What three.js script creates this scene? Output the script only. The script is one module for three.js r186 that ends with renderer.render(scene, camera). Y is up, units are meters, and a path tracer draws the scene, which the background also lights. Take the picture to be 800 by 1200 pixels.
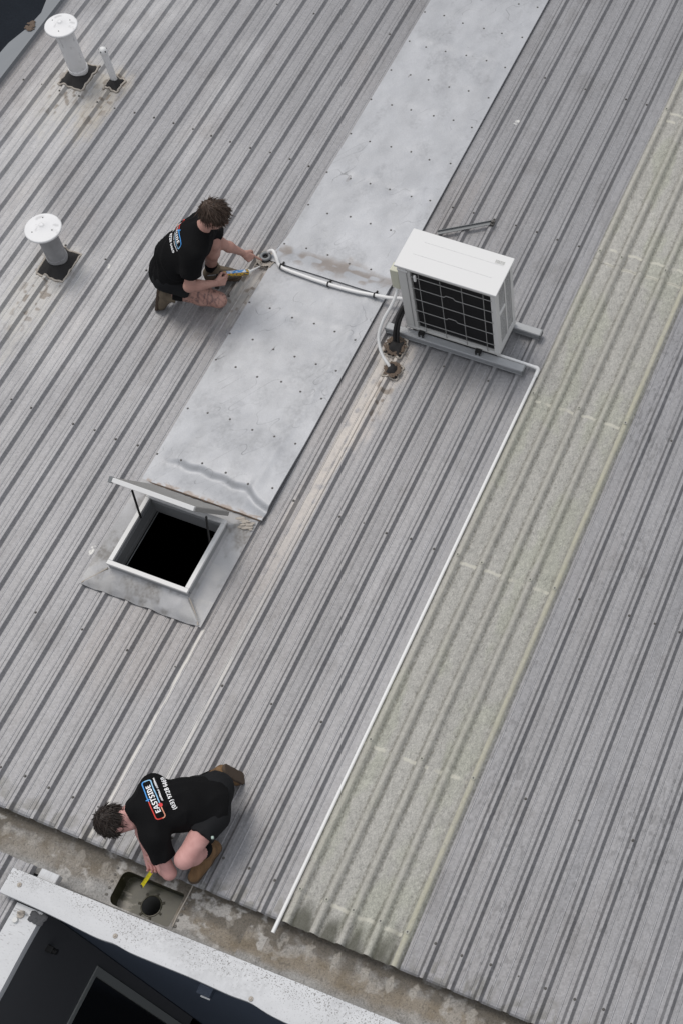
import * as THREE from 'three';
import { mergeGeometries, toCreasedNormals } from 'three/addons/utils/BufferGeometryUtils.js';
import { RoundedBoxGeometry } from 'three/addons/geometries/RoundedBoxGeometry.js';
import { DecalGeometry } from 'three/addons/geometries/DecalGeometry.js';

// ------------------------------------------------------------------ camera, sky, sun, exposure
const scene = new THREE.Scene();
const F = 1690.08;                                   // focal length in pixels of an 800 x 1200 frame
const camera = new THREE.PerspectiveCamera(2 * Math.atan(600 / F) * 180 / Math.PI, 800 / 1200, 0.1, 400);
camera.position.set(2.4623, 9.4456, 1.5075);
camera.setRotationFromMatrix(new THREE.Matrix4().makeBasis(
  new THREE.Vector3(0.9312, -0.0148, -0.3641), new THREE.Vector3(-0.3122, 0.4828, -0.8182), new THREE.Vector3(0.1879, 0.8756, 0.445)));
camera.setViewOffset(800, 1200, 400 - 641.29, 600 - 583.0, 800, 1200);
camera.updateProjectionMatrix(); camera.updateMatrixWorld();
scene.add(camera);

const SUN = new THREE.Vector3(-0.34, 0.90, -0.22).normalize();
{
  const w = 128, h = 64, d = new Float32Array(w * h * 4);
  for (let j = 0; j < h; j++) for (let i = 0; i < w; i++) {
    const el = ((j + 0.5) / h - 0.5) * Math.PI, az = ((i + 0.5) / w) * 2 * Math.PI - Math.PI;
    const y = Math.sin(el), s = Math.max(0, y);
    // overcast: brighter toward the zenith, broad glow round the veiled sun
    const dx = Math.cos(el) * Math.cos(az), dz = Math.cos(el) * Math.sin(az);
    const g = Math.max(0, dx * SUN.x + y * SUN.y + dz * SUN.z);
    let L = y < 0 ? 0.16 : 0.17 + 0.66 * s + 0.42 * g * g * g;
    const k = (j * w + i) * 4;
    d[k] = L * 0.97; d[k + 1] = L * 0.995; d[k + 2] = L * 1.06; d[k + 3] = 1;
  }
  const t = new THREE.DataTexture(d, w, h, THREE.RGBAFormat, THREE.FloatType);
  t.mapping = THREE.EquirectangularReflectionMapping; t.magFilter = t.minFilter = THREE.LinearFilter; t.needsUpdate = true;
  scene.background = t; scene.environment = t;
}
const sun = new THREE.DirectionalLight(0xfff6ea, 1.0);
sun.position.copy(SUN).multiplyScalar(30); sun.target.position.set(-1.5, 0, -3.5); scene.add(sun, sun.target);
sun.position.add(sun.target.position);
sun.castShadow = true; sun.shadow.radius = 40; sun.shadow.mapSize.set(2048, 2048);
Object.assign(sun.shadow.camera, { left: -9, right: 9, top: 9, bottom: -9, near: 1, far: 60 });
const renderer = new THREE.WebGLRenderer({ antialias: true });
renderer.toneMapping = THREE.LinearToneMapping; renderer.toneMappingExposure = 1.0;
renderer.shadowMap.enabled = true; renderer.setSize(682, 1024);

// ------------------------------------------------------------------ helpers
const V = (x, y, z) => new THREE.Vector3(x, y, z);
let seed = 12345;
const rnd = () => { seed = (seed * 1664525 + 1013904223) >>> 0; return seed / 4294967296; };
const clamp = (x, a, b) => x < a ? a : x > b ? b : x;
const sst = (a, b, x) => { const t = clamp((x - a) / (b - a), 0, 1); return t * t * (3 - 2 * t); };
const mix = (a, b, t) => a + (b - a) * t;
const hsh = (i, j, s) => { let n = Math.imul(i, 374761393) ^ Math.imul(j, 668265263) ^ Math.imul(s, 1274126177); n = Math.imul(n ^ (n >>> 13), 1274126177); return ((n ^ (n >>> 16)) >>> 0) / 4294967296; };
const vn = (x, y, s = 0) => { const i = Math.floor(x), j = Math.floor(y); let u = x - i, v = y - j; u = u * u * (3 - 2 * u); v = v * v * (3 - 2 * v);
  const a = hsh(i, j, s), b = hsh(i + 1, j, s), c = hsh(i, j + 1, s), d = hsh(i + 1, j + 1, s); return a + (b - a) * u + (c - a) * v + (a - b - c + d) * u * v; };
const fbm = (x, y, s = 0) => (vn(x, y, s) * 0.5 + vn(x * 2.03, y * 2.03, s + 1) * 0.27 + vn(x * 4.1, y * 4.1, s + 2) * 0.15 + vn(x * 8.3, y * 8.3, s + 3) * 0.08);
const toS = new Uint8Array(4097); for (let i = 0; i <= 4096; i++) { const l = i / 4096; toS[i] = Math.round(255 * (l <= 0.0031308 ? 12.92 * l : 1.055 * Math.pow(l, 1 / 2.4) - 0.055)); }
function colourTex(w, h, fn) {                       // fn(u, v, out) -> linear rgb
  const d = new Uint8Array(w * h * 4), o = [0, 0, 0];
  for (let j = 0; j < h; j++) for (let i = 0; i < w; i++) { fn((i + 0.5) / w, (j + 0.5) / h, o); const k = (j * w + i) * 4;
    for (let c = 0; c < 3; c++) d[k + c] = toS[(clamp(o[c], 0, 1) * 4096) | 0]; d[k + 3] = 255; }
  const t = new THREE.DataTexture(d, w, h); t.colorSpace = THREE.SRGBColorSpace; t.magFilter = THREE.LinearFilter; t.minFilter = THREE.LinearMipmapLinearFilter; t.generateMipmaps = true; t.wrapS = t.wrapT = THREE.RepeatWrapping; t.needsUpdate = true; return t;
}
function greyTex(w, h, fn) { const d = new Uint8Array(w * h * 4);
  for (let j = 0; j < h; j++) for (let i = 0; i < w; i++) { const k = (j * w + i) * 4, g = clamp(fn((i + 0.5) / w, (j + 0.5) / h), 0, 1) * 255; d[k] = d[k + 1] = d[k + 2] = g; d[k + 3] = 255; }
  const t = new THREE.DataTexture(d, w, h); t.magFilter = THREE.LinearFilter; t.wrapS = t.wrapT = THREE.RepeatWrapping; t.needsUpdate = true; return t; }
const mat = (r, g, b, rough = 0.7, o = {}) => { const m = new THREE.MeshStandardMaterial({ roughness: rough, ...o }); m.color.setRGB(r, g, b); return m; };
const taken = {};
const numbered = n => { const k = taken[n] = (taken[n] ?? -1) + 1; return k ? `${n}_${String(k).padStart(3, '0')}` : n; };
function tag(o, label, category, group) { o.userData.label = label; o.userData.category = category; if (group) o.userData.group = group; return o; }
function mesh(name, geo, m, parent) { const o = new THREE.Mesh(Array.isArray(geo) ? mergeGeometries(geo.map(g => g.index ? g.toNonIndexed() : g).map(g => { for (const k of Object.keys(g.attributes)) if (!['position', 'normal', 'uv'].includes(k)) g.deleteAttribute(k); return g; })) : geo, m);
  o.castShadow = o.receiveShadow = true; o.name = parent ? name : numbered(name); (parent || scene).add(o); return o; }
function thing(name, label, category, group) { const g = new THREE.Group(); g.name = numbered(name); scene.add(g); return tag(g, label, category, group); }
const struct = o => { o.userData.kind = 'structure'; return o; };
const stuff = o => { o.userData.kind = 'stuff'; return o; };
const box = (w, h, d, x = 0, y = 0, z = 0, r = 0) => (r ? new RoundedBoxGeometry(w, h, d, 2, r) : new THREE.BoxGeometry(w, h, d)).translate(x, y, z);
const cyl = (r0, r1, h, x, y, z, n = 20) => new THREE.CylinderGeometry(r1, r0, h, n).translate(x, y + h / 2, z);
const tube = (pts, r, seg = 48, n = 10) => new THREE.TubeGeometry(new THREE.CatmullRomCurve3(pts.map(p => V(...p)), false, 'centripetal'), seg, r, n);
function rod(a, b, r, n = 10, r2 = r) { const d = b.clone().sub(a), g = new THREE.CylinderGeometry(r2, r, d.length(), n); g.applyQuaternion(new THREE.Quaternion().setFromUnitVectors(V(0, 1, 0), d.clone().normalize())); const m = a.clone().add(b).multiplyScalar(0.5); return g.translate(m.x, m.y, m.z); }
function bar(a, b, w, t, up = V(0, 1, 0)) { const d = b.clone().sub(a), L = d.length(), x = d.clone().normalize(), z = x.clone().cross(up).normalize(), y = z.clone().cross(x); const g = new THREE.BoxGeometry(L, t, w); g.applyMatrix4(new THREE.Matrix4().makeBasis(x, y, z)); const m = a.clone().add(b).multiplyScalar(0.5); return g.translate(m.x, m.y, m.z); }
// a sheet over a grid of (a,b) -> [x,y,z,u,v]
function sheet(na, nb, fn, flat) { const p = [], uv = [], id = []; for (let j = 0; j <= nb; j++) for (let i = 0; i <= na; i++) { const q = fn(i / na, j / nb, i, j); p.push(q[0], q[1], q[2]); uv.push(q[3], q[4]); }
  for (let j = 0; j < nb; j++) for (let i = 0; i < na; i++) { const a = j * (na + 1) + i, b = a + 1, c = a + na + 1, d = c + 1; id.push(a, c, b, b, c, d); }
  let g = new THREE.BufferGeometry(); g.setAttribute('position', new THREE.Float32BufferAttribute(p, 3)); g.setAttribute('uv', new THREE.Float32BufferAttribute(uv, 2)); g.setIndex(id);
  if (flat) g = g.toNonIndexed(); g.computeVertexNormals(); return g; }

// ------------------------------------------------------------------ surfaces
const P = 0.19, RH = 0.029, EAVE = 0.225;            // rib pitch, rib height, z of the eave
const RX0 = -6, RZ0 = -9.6, RS = 10;                 // the roof map: 10 m x 10 m, one texel about 5 mm
const spots = [];                                    // dirt and lime round the penetrations: x, z, radius, tail downslope, kind
spots.push([-5.07, -5.84, 0.26, 0.5, 0], [-4.74, -5.87, 0.17, 0.55, 2], [-4.16, -3.9, 0.24, 0.75, 0], [-1.18, -4.1, 0.15, 0.0, 1], [-1.126, -3.94, 0.12, 0.7, 1], [-2.54, -4.56, 0.13, 0.3, 1], [-2.6, -4.3, 0.16, 0.3, 0]);
const roofMap = colourTex(1536, 1536, (u, v, o) => {
  const x = RX0 + u * RS, z = RZ0 + v * RS;
  const k = x / P, pan = Math.floor(k), f = k - pan;                          // f: 0 and 1 at the ribs
  const sheetNo = Math.floor(k / 4 + 1e-6);
  const broad = fbm(x * 0.8 + 3, z * 0.55, 5), mid = fbm(x * 3.1, z * 1.3, 9);
  const streak = vn(x * 70, z * 0.9, 21) * 0.5 + vn(x * 160, z * 2.2, 22) * 0.3 + vn(x * 24, z * 0.5, 23) * 0.5;
  const grain = hsh((u * 1536) | 0, (v * 1536) | 0, 31), fine = vn(x * 150, z * 60, 33);
  let g = 0.262 + 0.035 * sst(-1.5, -4.5, x) + 0.075 * (broad - 0.5) + 0.05 * (mid - 0.5) + 0.024 * (streak - 0.65) + 0.07 * (grain - 0.5) + 0.016 * (fine - 0.5) + 0.045 * (vn(x * 75, z * 75, 35) - 0.5) + 0.018 * (hsh(sheetNo, 7, 3) - 0.5);
  const panTone = hsh(pan, 3, 8) - 0.5; g += 0.016 * panTone; { const fl = Math.min(Math.abs(f * P - 0.0622), Math.abs(f * P - 0.1278)); g += 0.10 * sst(0.0045, 0.002, fl) * sst(0.3, 0.55, vn(x * 40, z * 3, 25)); }  // pale broken lines on the flutes, painting in light caught by the creases
  let r = g * 0.985, gg = g * 0.985, b = g * 1.02;
  const warm = sst(0.52, 0.7, fbm(x * 1.1 + 7, z * 0.7, 41)) * 0.5 * (x < -1.2 ? 0.8 : 0.25);
  r += warm * 0.018; b -= warm * 0.016;
  // chalky patches on the old left-hand sheets
  const chalk = sst(0.40, 0.62, fbm(x * 1.6 + 11, z * 0.8, 51)) * sst(-2.9, -4.2, x) * (0.45 + 0.55 * vn(x * 60, z * 6, 52));
  const lime = chalk * 0.12; r += lime; gg += lime; b += lime * 0.97;
  // the grimy speckle of the newer right-hand sheets
  if (x > 0.7) { const sp = sst(0.60, 0.78, vn(x * 90, z * 28, 61)) * sst(0.46, 0.6, fbm(x * 2.4, z * 0.9, 62)); const q = 1 - 0.24 * sp; r *= q; gg *= q; b *= q; }
  // footmarks and faint smears
  const smear = sst(0.64, 0.74, fbm(x * 5 + 30, z * 3 + 4, 71)); r *= 1 - 0.09 * smear; gg *= 1 - 0.095 * smear; b *= 1 - 0.10 * smear;
  for (const [sx, sz, R, tail, kind] of spots) { const dx = x - sx, dz = z - sz; if (Math.abs(dx) > R * 1.7 || dz < -R * 1.7 || dz > R * 1.7 + tail) continue;
    const e = Math.hypot(dx, dz > 0 ? dz * R / (R + tail) : dz) / R, n = fbm(x * 22, z * 9, 81), a = sst(1.25, 0.5, e + (n - 0.5) * 1.1) * (0.55 + 0.45 * vn(x * 90, z * 30, 82));
    if (kind === 0) { r = mix(r, 0.46, a * 0.6); gg = mix(gg, 0.45, a * 0.6); b = mix(b, 0.42, a * 0.6); }
    else if (kind === 1) { r = mix(r, 0.48, a * 0.65); gg = mix(gg, 0.445, a * 0.65); b = mix(b, 0.41, a * 0.65); }
    else { r = mix(r, 0.44, a * 0.62); gg = mix(gg, 0.40, a * 0.62); b = mix(b, 0.33, a * 0.62); }
    const rim = sst(0.62, 0.8, vn(x * 34, z * 26, 84)) * sst(0.95, 0.45, e); r = mix(r, 0.13, rim * 0.6); gg = mix(gg, 0.095, rim * 0.6); b = mix(b, 0.065, rim * 0.6); }
  // the pale run in the trough below the pipe boots, the white lines beside two ribs
  if (pan === -7 && z > -4.05 && z < -1.2) { const a = sst(-1.3, -3.1, z) * sst(0.30, 0.5, 0.5 * vn(x * 26, z * 2.0, 91) + 0.5 * sst(0.15, 0.45, f)) * (0.6 + 0.4 * vn(x * 110, z * 40, 92)) * sst(0.1, 0.35, vn(x * 30, z * 14, 96)); r = mix(r, 0.50, a * 0.72); gg = mix(gg, 0.465, a * 0.72); b = mix(b, 0.425, a * 0.72); }
  if (z > -2.3 && z < 0.2) { const w6 = Math.abs(x + 6 * P + 0.048) , w8 = Math.abs(x + 8 * P - 0.045 - 0.012 * (vn(z * 7, 1, 93) - 0.5));
    const a6 = sst(0.03, 0.008, w6) * sst(0.25, 0.6, vn(x * 120, z * 6, 94)) * sst(-2.2, -1.4, z), a8 = z > -1.42 ? sst(0.018, 0.006, w8) * sst(0.15, 0.45, vn(x * 150, z * 9, 95)) : 0; const a = Math.max(a6 * 0.4, a8 * 0.6); r = mix(r, 0.6, a); gg = mix(gg, 0.59, a); b = mix(b, 0.56, a); }
  // bird lime and paint flecks
  { const ci = Math.floor(x * 1.4), cj = Math.floor(z * 1.4); if (hsh(ci, cj, 97) > 0.965) { const px = (ci + 0.2 + 0.6 * hsh(ci, cj, 98)) / 1.4, pz = (cj + 0.2 + 0.6 * hsh(ci, cj, 99)) / 1.4, e = Math.hypot((x - px), (z - pz) * 0.6) + (vn(x * 80, z * 60, 100) - 0.5) * 0.03; const a = sst(0.02, 0.008, e); r = mix(r, 0.6, a); gg = mix(gg, 0.6, a); b = mix(b, 0.58, a); } }
  // dirty lower ends of the sheets at the eave
  const ev = sst(0.02, 0.2, z + (fbm(x * 9, z * 9, 101) - 0.5) * 0.3) * sst(0.45, 0.6, vn(x * 30, z * 14, 102)); r = mix(r, 0.12, ev * 0.45); gg = mix(gg, 0.115, ev * 0.45); b = mix(b, 0.095, ev * 0.45);
  o[0] = r; o[1] = gg; o[2] = b;
});
const fineBump = greyTex(512, 512, (u, v) => 0.5 * vn(u * 128, v * 128, 3) + 0.3 * vn(u * 40, v * 40, 4) + 0.2 * hsh((u * 512) | 0, (v * 512) | 0, 5));
fineBump.repeat.set(9, 9);
const M = {};
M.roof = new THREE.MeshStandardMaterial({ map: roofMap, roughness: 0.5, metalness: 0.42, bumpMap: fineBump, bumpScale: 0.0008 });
const roofUV = (x, z) => [(x - RX0) / RS, (z - RZ0) / RS];
M.flash = new THREE.MeshStandardMaterial({ roughness: 0.5, metalness: 0.38, map: colourTex(512, 2048, (u, v, o) => {   // x over 1.1 m, z over 8 m
  const x = u * 1.1, z = v * 8; let g = 0.425 + 0.09 * (fbm(x * 2.2, z * 1.1, 111) - 0.5) + 0.11 * (fbm(x * 9, z * 5, 112) - 0.5) + 0.045 * (hsh((x * 250) | 0, (z * 250) | 0, 113) - 0.5);
  const mott = sst(0.5, 0.66, fbm(x * 6 + 5, z * 4, 114)); g -= 0.06 * mott * vn(x * 60, z * 60, 115); g -= 0.025 * sst(0.55, 0.72, fbm(x * 2.2 + 8, z * 3.1, 122)) * vn(x * 30, z * 30, 123);
  const scr = sst(0.485, 0.5, vn(x * 14 + z * 9, z * 5 - x * 3, 116)) * sst(0.515, 0.5, vn(x * 14 + z * 9, z * 5 - x * 3, 116)) * sst(0.5, 0.62, fbm(x * 3, z * 3, 117)); g *= 1 - 0.45 * scr;
  let r = g * 0.975, b = g * 1.045;
  const dirt = sst(0.12, 0.0, Math.abs(z - 4.92) + (fbm(x * 10, z * 10, 118) - 0.5) * 0.16) * sst(0.4, 0.62, vn(x * 14, z * 24, 119)) * 0.75; r = mix(r, 0.25, dirt); let gg = mix(g, 0.21, dirt); b = mix(b, 0.18, dirt);
  const rust = sst(7.22, 7.245, z + (vn(x * 30, z * 20, 120) - 0.5) * 0.03) * sst(0.3, 0.6, vn(x * 40, z * 40, 121)); r = mix(r, 0.27, rust * 0.6); gg = mix(gg, 0.19, rust * 0.6); b = mix(b, 0.13, rust * 0.6);
  o[0] = r; o[1] = gg; o[2] = b; }), bumpMap: fineBump, bumpScale: 0.0006 });
M.skirt = new THREE.MeshStandardMaterial({ roughness: 0.55, metalness: 0.12, map: colourTex(512, 512, (u, v, o) => { const x = u * 1.1, z = v * 1.1; let g = 0.42 + 0.20 * (fbm(x * 4, z * 4, 131) - 0.5) + 0.04 * (hsh((x * 250) | 0, (z * 250) | 0, 132) - 0.5);
  const d = sst(0.5, 0.7, fbm(x * 7 + 2, z * 5, 133)) * (0.4 + 0.6 * vn(x * 70, z * 70, 134)); let r = g, gg = g, b = g * 1.01; r = mix(r, 0.15, d * 0.75); gg = mix(gg, 0.135, d * 0.75); b = mix(b, 0.115, d * 0.75);
  const l = sst(0.56, 0.7, fbm(x * 5 + 9, z * 9, 135)); o[0] = mix(r, 0.52, l * 0.4); o[1] = mix(gg, 0.51, l * 0.4); o[2] = mix(b, 0.49, l * 0.4); }), bumpMap: fineBump, bumpScale: 0.001 });
M.grp = new THREE.MeshStandardMaterial({ roughness: 0.8, map: colourTex(512, 2048, (u, v, o) => {   // x over 0.9 m from -0.06, z over 9.2 m from -9
  const x = -0.06 + u * 0.9, z = -9 + v * 9.3; const k = x / P, f = Math.abs(k - Math.round(k)) * P;
  const fib = hsh((x * 330) | 0, (z * 230) | 0, 141), fib2 = vn(x * 190, z * 150, 142), fib3 = vn(x * 55, z * 40, 143), br = fbm(x * 3, z * 1.2, 144);
  let g = 0.435 + 0.15 * (fib - 0.5) + 0.17 * (fib2 - 0.5) + 0.09 * (fib3 - 0.5) + 0.09 * (br - 0.5);
  const blk = sst(0.80, 0.93, vn(x * 120, z * 90, 145)); g *= 1 - 0.28 * blk;
  let r = g * 1.01, gg = g * 0.99, b = g * 0.915;
  const al = sst(0.5, 0.68, fbm(x * 5, z * 2.2, 146)); r *= 1 - 0.02 * al; b *= 1 - 0.06 * al;
  // cream on the edge ribs; every crest also lightened to paint in lit corrugation
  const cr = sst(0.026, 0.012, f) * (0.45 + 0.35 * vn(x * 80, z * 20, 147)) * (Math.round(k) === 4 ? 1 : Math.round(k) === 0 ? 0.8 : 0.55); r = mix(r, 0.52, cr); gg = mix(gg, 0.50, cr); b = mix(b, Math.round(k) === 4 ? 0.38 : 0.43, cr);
  // moss and dirt at the foot of the ribs, deepened with painted flank shade
  const mossShade = sst(0.018, 0.004, Math.abs(f - 0.036)) * (0.25 + 0.75 * sst(0.38, 0.66, vn(x * 130, z * 90, 148) * 0.55 + 0.45 * br)); r = mix(r, 0.16, mossShade * 0.6); gg = mix(gg, 0.155, mossShade * 0.6); b = mix(b, 0.125, mossShade * 0.6);
  // pale worn dashes where the sheet bears on each purlin
  for (const pz of [-7.262, -7.17, -5.66, -5.51, -4.07, -2.57, -1.06, 0.02]) if (f > 0.032) { const w = Math.abs(z - pz + (fbm(x * 14, z * 4, 149) - 0.5) * 0.025), a = sst(0.018, 0.007, w) * sst(0.15, 0.45, vn(x * 22, pz * 5, 150)); r = mix(r, 0.68, a * 0.65); gg = mix(gg, 0.66, a * 0.65); b = mix(b, 0.57, a * 0.65); }
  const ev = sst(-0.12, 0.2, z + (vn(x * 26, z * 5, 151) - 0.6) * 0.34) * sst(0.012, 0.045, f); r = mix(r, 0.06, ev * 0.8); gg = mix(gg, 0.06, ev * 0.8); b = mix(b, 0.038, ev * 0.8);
  o[0] = r; o[1] = gg; o[2] = b; }), bumpMap: fineBump, bumpScale: 0.003 });
const gutterFn = (x, z, o) => {
  const n = fbm(x * 4, z * 7, 161), n2 = fbm(x * 13, z * 16, 162), gr = hsh((x * 260) | 0, (z * 260) | 0, 163);
  let g = 0.29 + 0.12 * (n - 0.5) + 0.10 * (n2 - 0.5) + 0.05 * (gr - 0.5); let r = g * 1.02, gg = g, b = g * 0.96;
  const edge = 0.35 + 0.03 * Math.sin(x * 2.1 + 1) + (x > -0.75 && x < -0.25 ? 0.05 : 0);
  const mud = sst(edge + 0.09, edge - 0.09, z + (n2 - 0.5) * 0.26 + (n - 0.5) * 0.2) * (0.72 + 0.28 * n2);
  r = mix(r, 0.082, mud); gg = mix(gg, 0.064, mud); b = mix(b, 0.040, mud);
  const brown = sst(0.1, 0.02, Math.abs(z - edge - 0.04 + (n - 0.5) * 0.12)) * (x > -0.6 ? 0.9 : 0.55); r = mix(r, 0.21, brown * 0.8); gg = mix(gg, 0.165, brown * 0.8); b = mix(b, 0.105, brown * 0.8);
  // washed marks below the troughs
  const k = x / P + 0.5, f = (k - Math.floor(k) - 0.5) * P, cell = Math.floor(k), hh = hsh(cell, 5, 164);
  const wet = sst(0.034, 0.012, Math.abs(f - 0.05 * (hh - 0.5)) + Math.max(0, Math.abs(z - 0.30 - 0.03 * hh) - 0.03) * 0.9 + (vn(x * 60, z * 40, 165) - 0.5) * 0.035); const wa = wet * (x > -0.15 ? 0.75 : hh > 0.4 ? 0.5 : 0.15); r = mix(r, 0.36, wa); gg = mix(gg, 0.335, wa); b = mix(b, 0.295, wa);
  const pl = sst(0.56, 0.68, fbm(x * 9 + 4, z * 11, 166)) * (x < -0.1 ? 0.75 : 0.35); r = mix(r, 0.47, pl); gg = mix(gg, 0.455, pl); b = mix(b, 0.43, pl);
  const sp = 0.84 + 0.32 * vn(x * 150, z * 150, 167) , bl = 1 - 0.3 * sst(0.72, 0.86, vn(x * 95, z * 95, 168)), q = sp * bl * (0.85 + 0.3 * gr); o[0] = r * q; o[1] = gg * q; o[2] = b * q; };
M.gutter = new THREE.MeshStandardMaterial({ roughness: 0.45, map: colourTex(2048, 224, (u, v, o) => gutterFn(-2.8 + u * 6, 0.05 + v * 0.7, o)), bumpMap: fineBump, bumpScale: 0.0012 });
M.sump = new THREE.MeshStandardMaterial({ roughness: 0.38, map: colourTex(256, 256, (u, v, o) => { const n = fbm(u * 6, v * 6, 171), m = fbm(u * 14, v * 14, 172); const s = sst(0.60, 0.76, n * 0.6 + m * 0.2 + (0.5 - u) * 0.35 + (v - 0.5) * 0.22 + 0.08); o[0] = mix(0.036, 0.22, s) * (0.6 + 0.8 * m); o[1] = mix(0.034, 0.205, s) * (0.6 + 0.8 * m); o[2] = mix(0.012, 0.17, s) * (0.7 + 0.6 * m); }) });
M.capping = new THREE.MeshStandardMaterial({ roughness: 0.6, map: colourTex(2048, 256, (u, v, o) => { const x = u * 5, z = v * 0.3; let g = 0.63 + 0.12 * (fbm(x * 5, z * 9, 181) - 0.5) + 0.03 * (hsh((x * 300) | 0, (z * 300) | 0, 182) - 0.5);
  const dens = sst(0.75, 0.25, v + (fbm(x * 4, z * 4, 183) - 0.5) * 0.9); const dots = sst(0.84 - 0.12 * dens, 0.9 - 0.1 * dens, vn(x * 190, z * 190, 184)); const wz = sst(0.5, 0.68, fbm(x * 3.2, z * 7, 185)); g *= 1 - 0.16 * wz * vn(x * 60, z * 60, 186); const q = dots * (0.25 + 0.5 * dens);
  o[0] = mix(g * 0.97, 0.14, q); o[1] = mix(g * 0.985, 0.13, q); o[2] = mix(g, 0.12, q); }) });
M.navy = mat(0.075, 0.095, 0.132, 0.62, { bumpMap: fineBump, bumpScale: 0.001 });
M.charcoal = mat(0.07, 0.072, 0.077, 0.75, { bumpMap: fineBump, bumpScale: 0.001 });
M.white = mat(0.72, 0.72, 0.71, 0.42); M.offwhite = mat(0.62, 0.62, 0.60, 0.5); M.cream = mat(0.62, 0.62, 0.5, 0.6);
M.pvc = mat(0.80, 0.80, 0.79, 0.35); M.galv = mat(0.36, 0.37, 0.38, 0.5, { metalness: 0.35, bumpMap: fineBump, bumpScale: 0.0006 }); M.galvDark = mat(0.2, 0.21, 0.215, 0.5, { metalness: 0.4 });
M.black = mat(0.012, 0.012, 0.012, 0.6); M.rubber = mat(0.014, 0.013, 0.013, 0.8); M.screw = mat(0.10, 0.095, 0.09, 0.6, { metalness: 0.3 }); M.screwPale = mat(0.42, 0.42, 0.36, 0.6); M.silicone = mat(0.42, 0.38, 0.33, 0.6); M.rusty = mat(0.13, 0.095, 0.07, 0.85);
M.glass = mat(0.006, 0.006, 0.006, 0.16); M.coil = mat(0.035, 0.035, 0.037, 0.55); M.wire = mat(0.30, 0.30, 0.295, 0.5);
M.vent = new THREE.MeshStandardMaterial({ roughness: 0.5, map: colourTex(128, 128, (u, v, o) => { const g = 0.82 + 0.10 * (fbm(u * 7, v * 5, 191) - 0.5), d = sst(0.6, 0.78, fbm(u * 12, v * 9, 192)) * 0.4; o[0] = mix(g, 0.34, d); o[1] = mix(g, 0.34, d); o[2] = mix(g, 0.34, d); }) });
M.ventGrey = new THREE.MeshStandardMaterial({ roughness: 0.55, map: colourTex(128, 128, (u, v, o) => { const g = 0.33 + 0.14 * (fbm(u * 8, v * 6, 193) - 0.5); o[0] = g; o[1] = g; o[2] = g * 1.02; }) });

// ------------------------------------------------------------------ ground and building masses
M.asphalt = new THREE.MeshPhysicalMaterial({ roughness: 0.95, specularIntensity: 0.3, map: colourTex(512, 512, (u, v, o) => { const g = 0.019 + 0.007 * (fbm(u * 12, v * 12, 201) - 0.5) + 0.006 * (hsh((u * 512) | 0, (v * 512) | 0, 202) - 0.5); o[0] = g * 0.8; o[1] = g; o[2] = g * 1.32; }) });
struct(mesh('ground', sheet(4, 4, (a, b) => [-150 + a * 300, -5.5, -150 + b * 300, a * 60, b * 60]), M.asphalt));

// ------------------------------------------------------------------ the ribbed metal roof
const roof = struct(new THREE.Group()); roof.name = 'metal_roof'; roof.userData.label = 'weathered grey ribbed metal roof'; scene.add(roof);
const RIB = [[-0.069, -RH], [-0.0645, -RH + 0.0026], [-0.0600, -RH + 0.0026], [-0.0555, -RH], [-0.0325, -RH], [-0.0295, -RH + 0.002], [-0.0125, -0.0014], [-0.0102, 0], [0.0102, 0], [0.0125, -0.0014], [0.0295, -RH + 0.002], [0.0325, -RH], [0.0555, -RH], [0.0600, -RH + 0.0026], [0.0645, -RH + 0.0026], [0.069, -RH]];
function profile(k0, k1, lift) { const pts = []; for (let k = k0; k <= k1; k++) for (const [s, h] of RIB) { if (k === k0 && s < -0.033) continue; if (k === k1 && s > 0.0125) continue; pts.push([k * P + s, h + (k === k0 ? lift : 0)]); } pts.unshift([k0 * P - 0.037, -RH + lift]); return pts; }
function ribSheet(pts, z0, z1, uvf, soft) {
  const zs = []; const n = Math.max(2, Math.round((z1 - z0) / 0.35)); for (let i = 0; i <= n; i++) zs.push(mix(z0, z1 === EAVE ? EAVE - 0.03 : z1, i / n)); if (z1 === EAVE) zs.push(EAVE - 0.012, EAVE);
  const g = sheet(pts.length - 1, zs.length - 1, (a, b, i, j) => { let [x, h] = pts[i], z = zs[j]; let y = h + (fbm(x * 2.2, z * 1.4, 211) - 0.5) * 0.007; x += (fbm(x * 0.9 + 5, z * 0.55, 212) - 0.5) * 0.012; if (z1 === EAVE && h < -RH * 0.8) y -= z > EAVE - 0.005 ? 0.012 : z > EAVE - 0.02 ? 0.003 : 0; return [x, y, z, ...uvf(x, z)]; }, !soft);
  return soft ? toCreasedNormals(g, 0.9) : g; }
const screwGeo = new THREE.CylinderGeometry(0.005, 0.007, 0.006, 6).toNonIndexed(), washerGeo = new THREE.CylinderGeometry(0.009, 0.010, 0.002, 10).toNonIndexed();
const screwAt = (x, y, z) => [screwGeo.clone().translate(x, y + 0.004, z), washerGeo.clone().translate(x, y + 0.001, z)];
const rowsZ = { A: 0, B: -1.0894, C: -2.6025, D: -4.1004, E: -5.6036, F: -7.2623, G: -8.76 };
const rightRows = { A: k => 1, B: k => k % 2 === 0, C: k => k % 6 !== 0, D: k => k % 2 === 0, E: k => k % 4 !== 2, F: k => k % 2 === 0 || k === -1, G: k => k % 2 === 0 };
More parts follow.
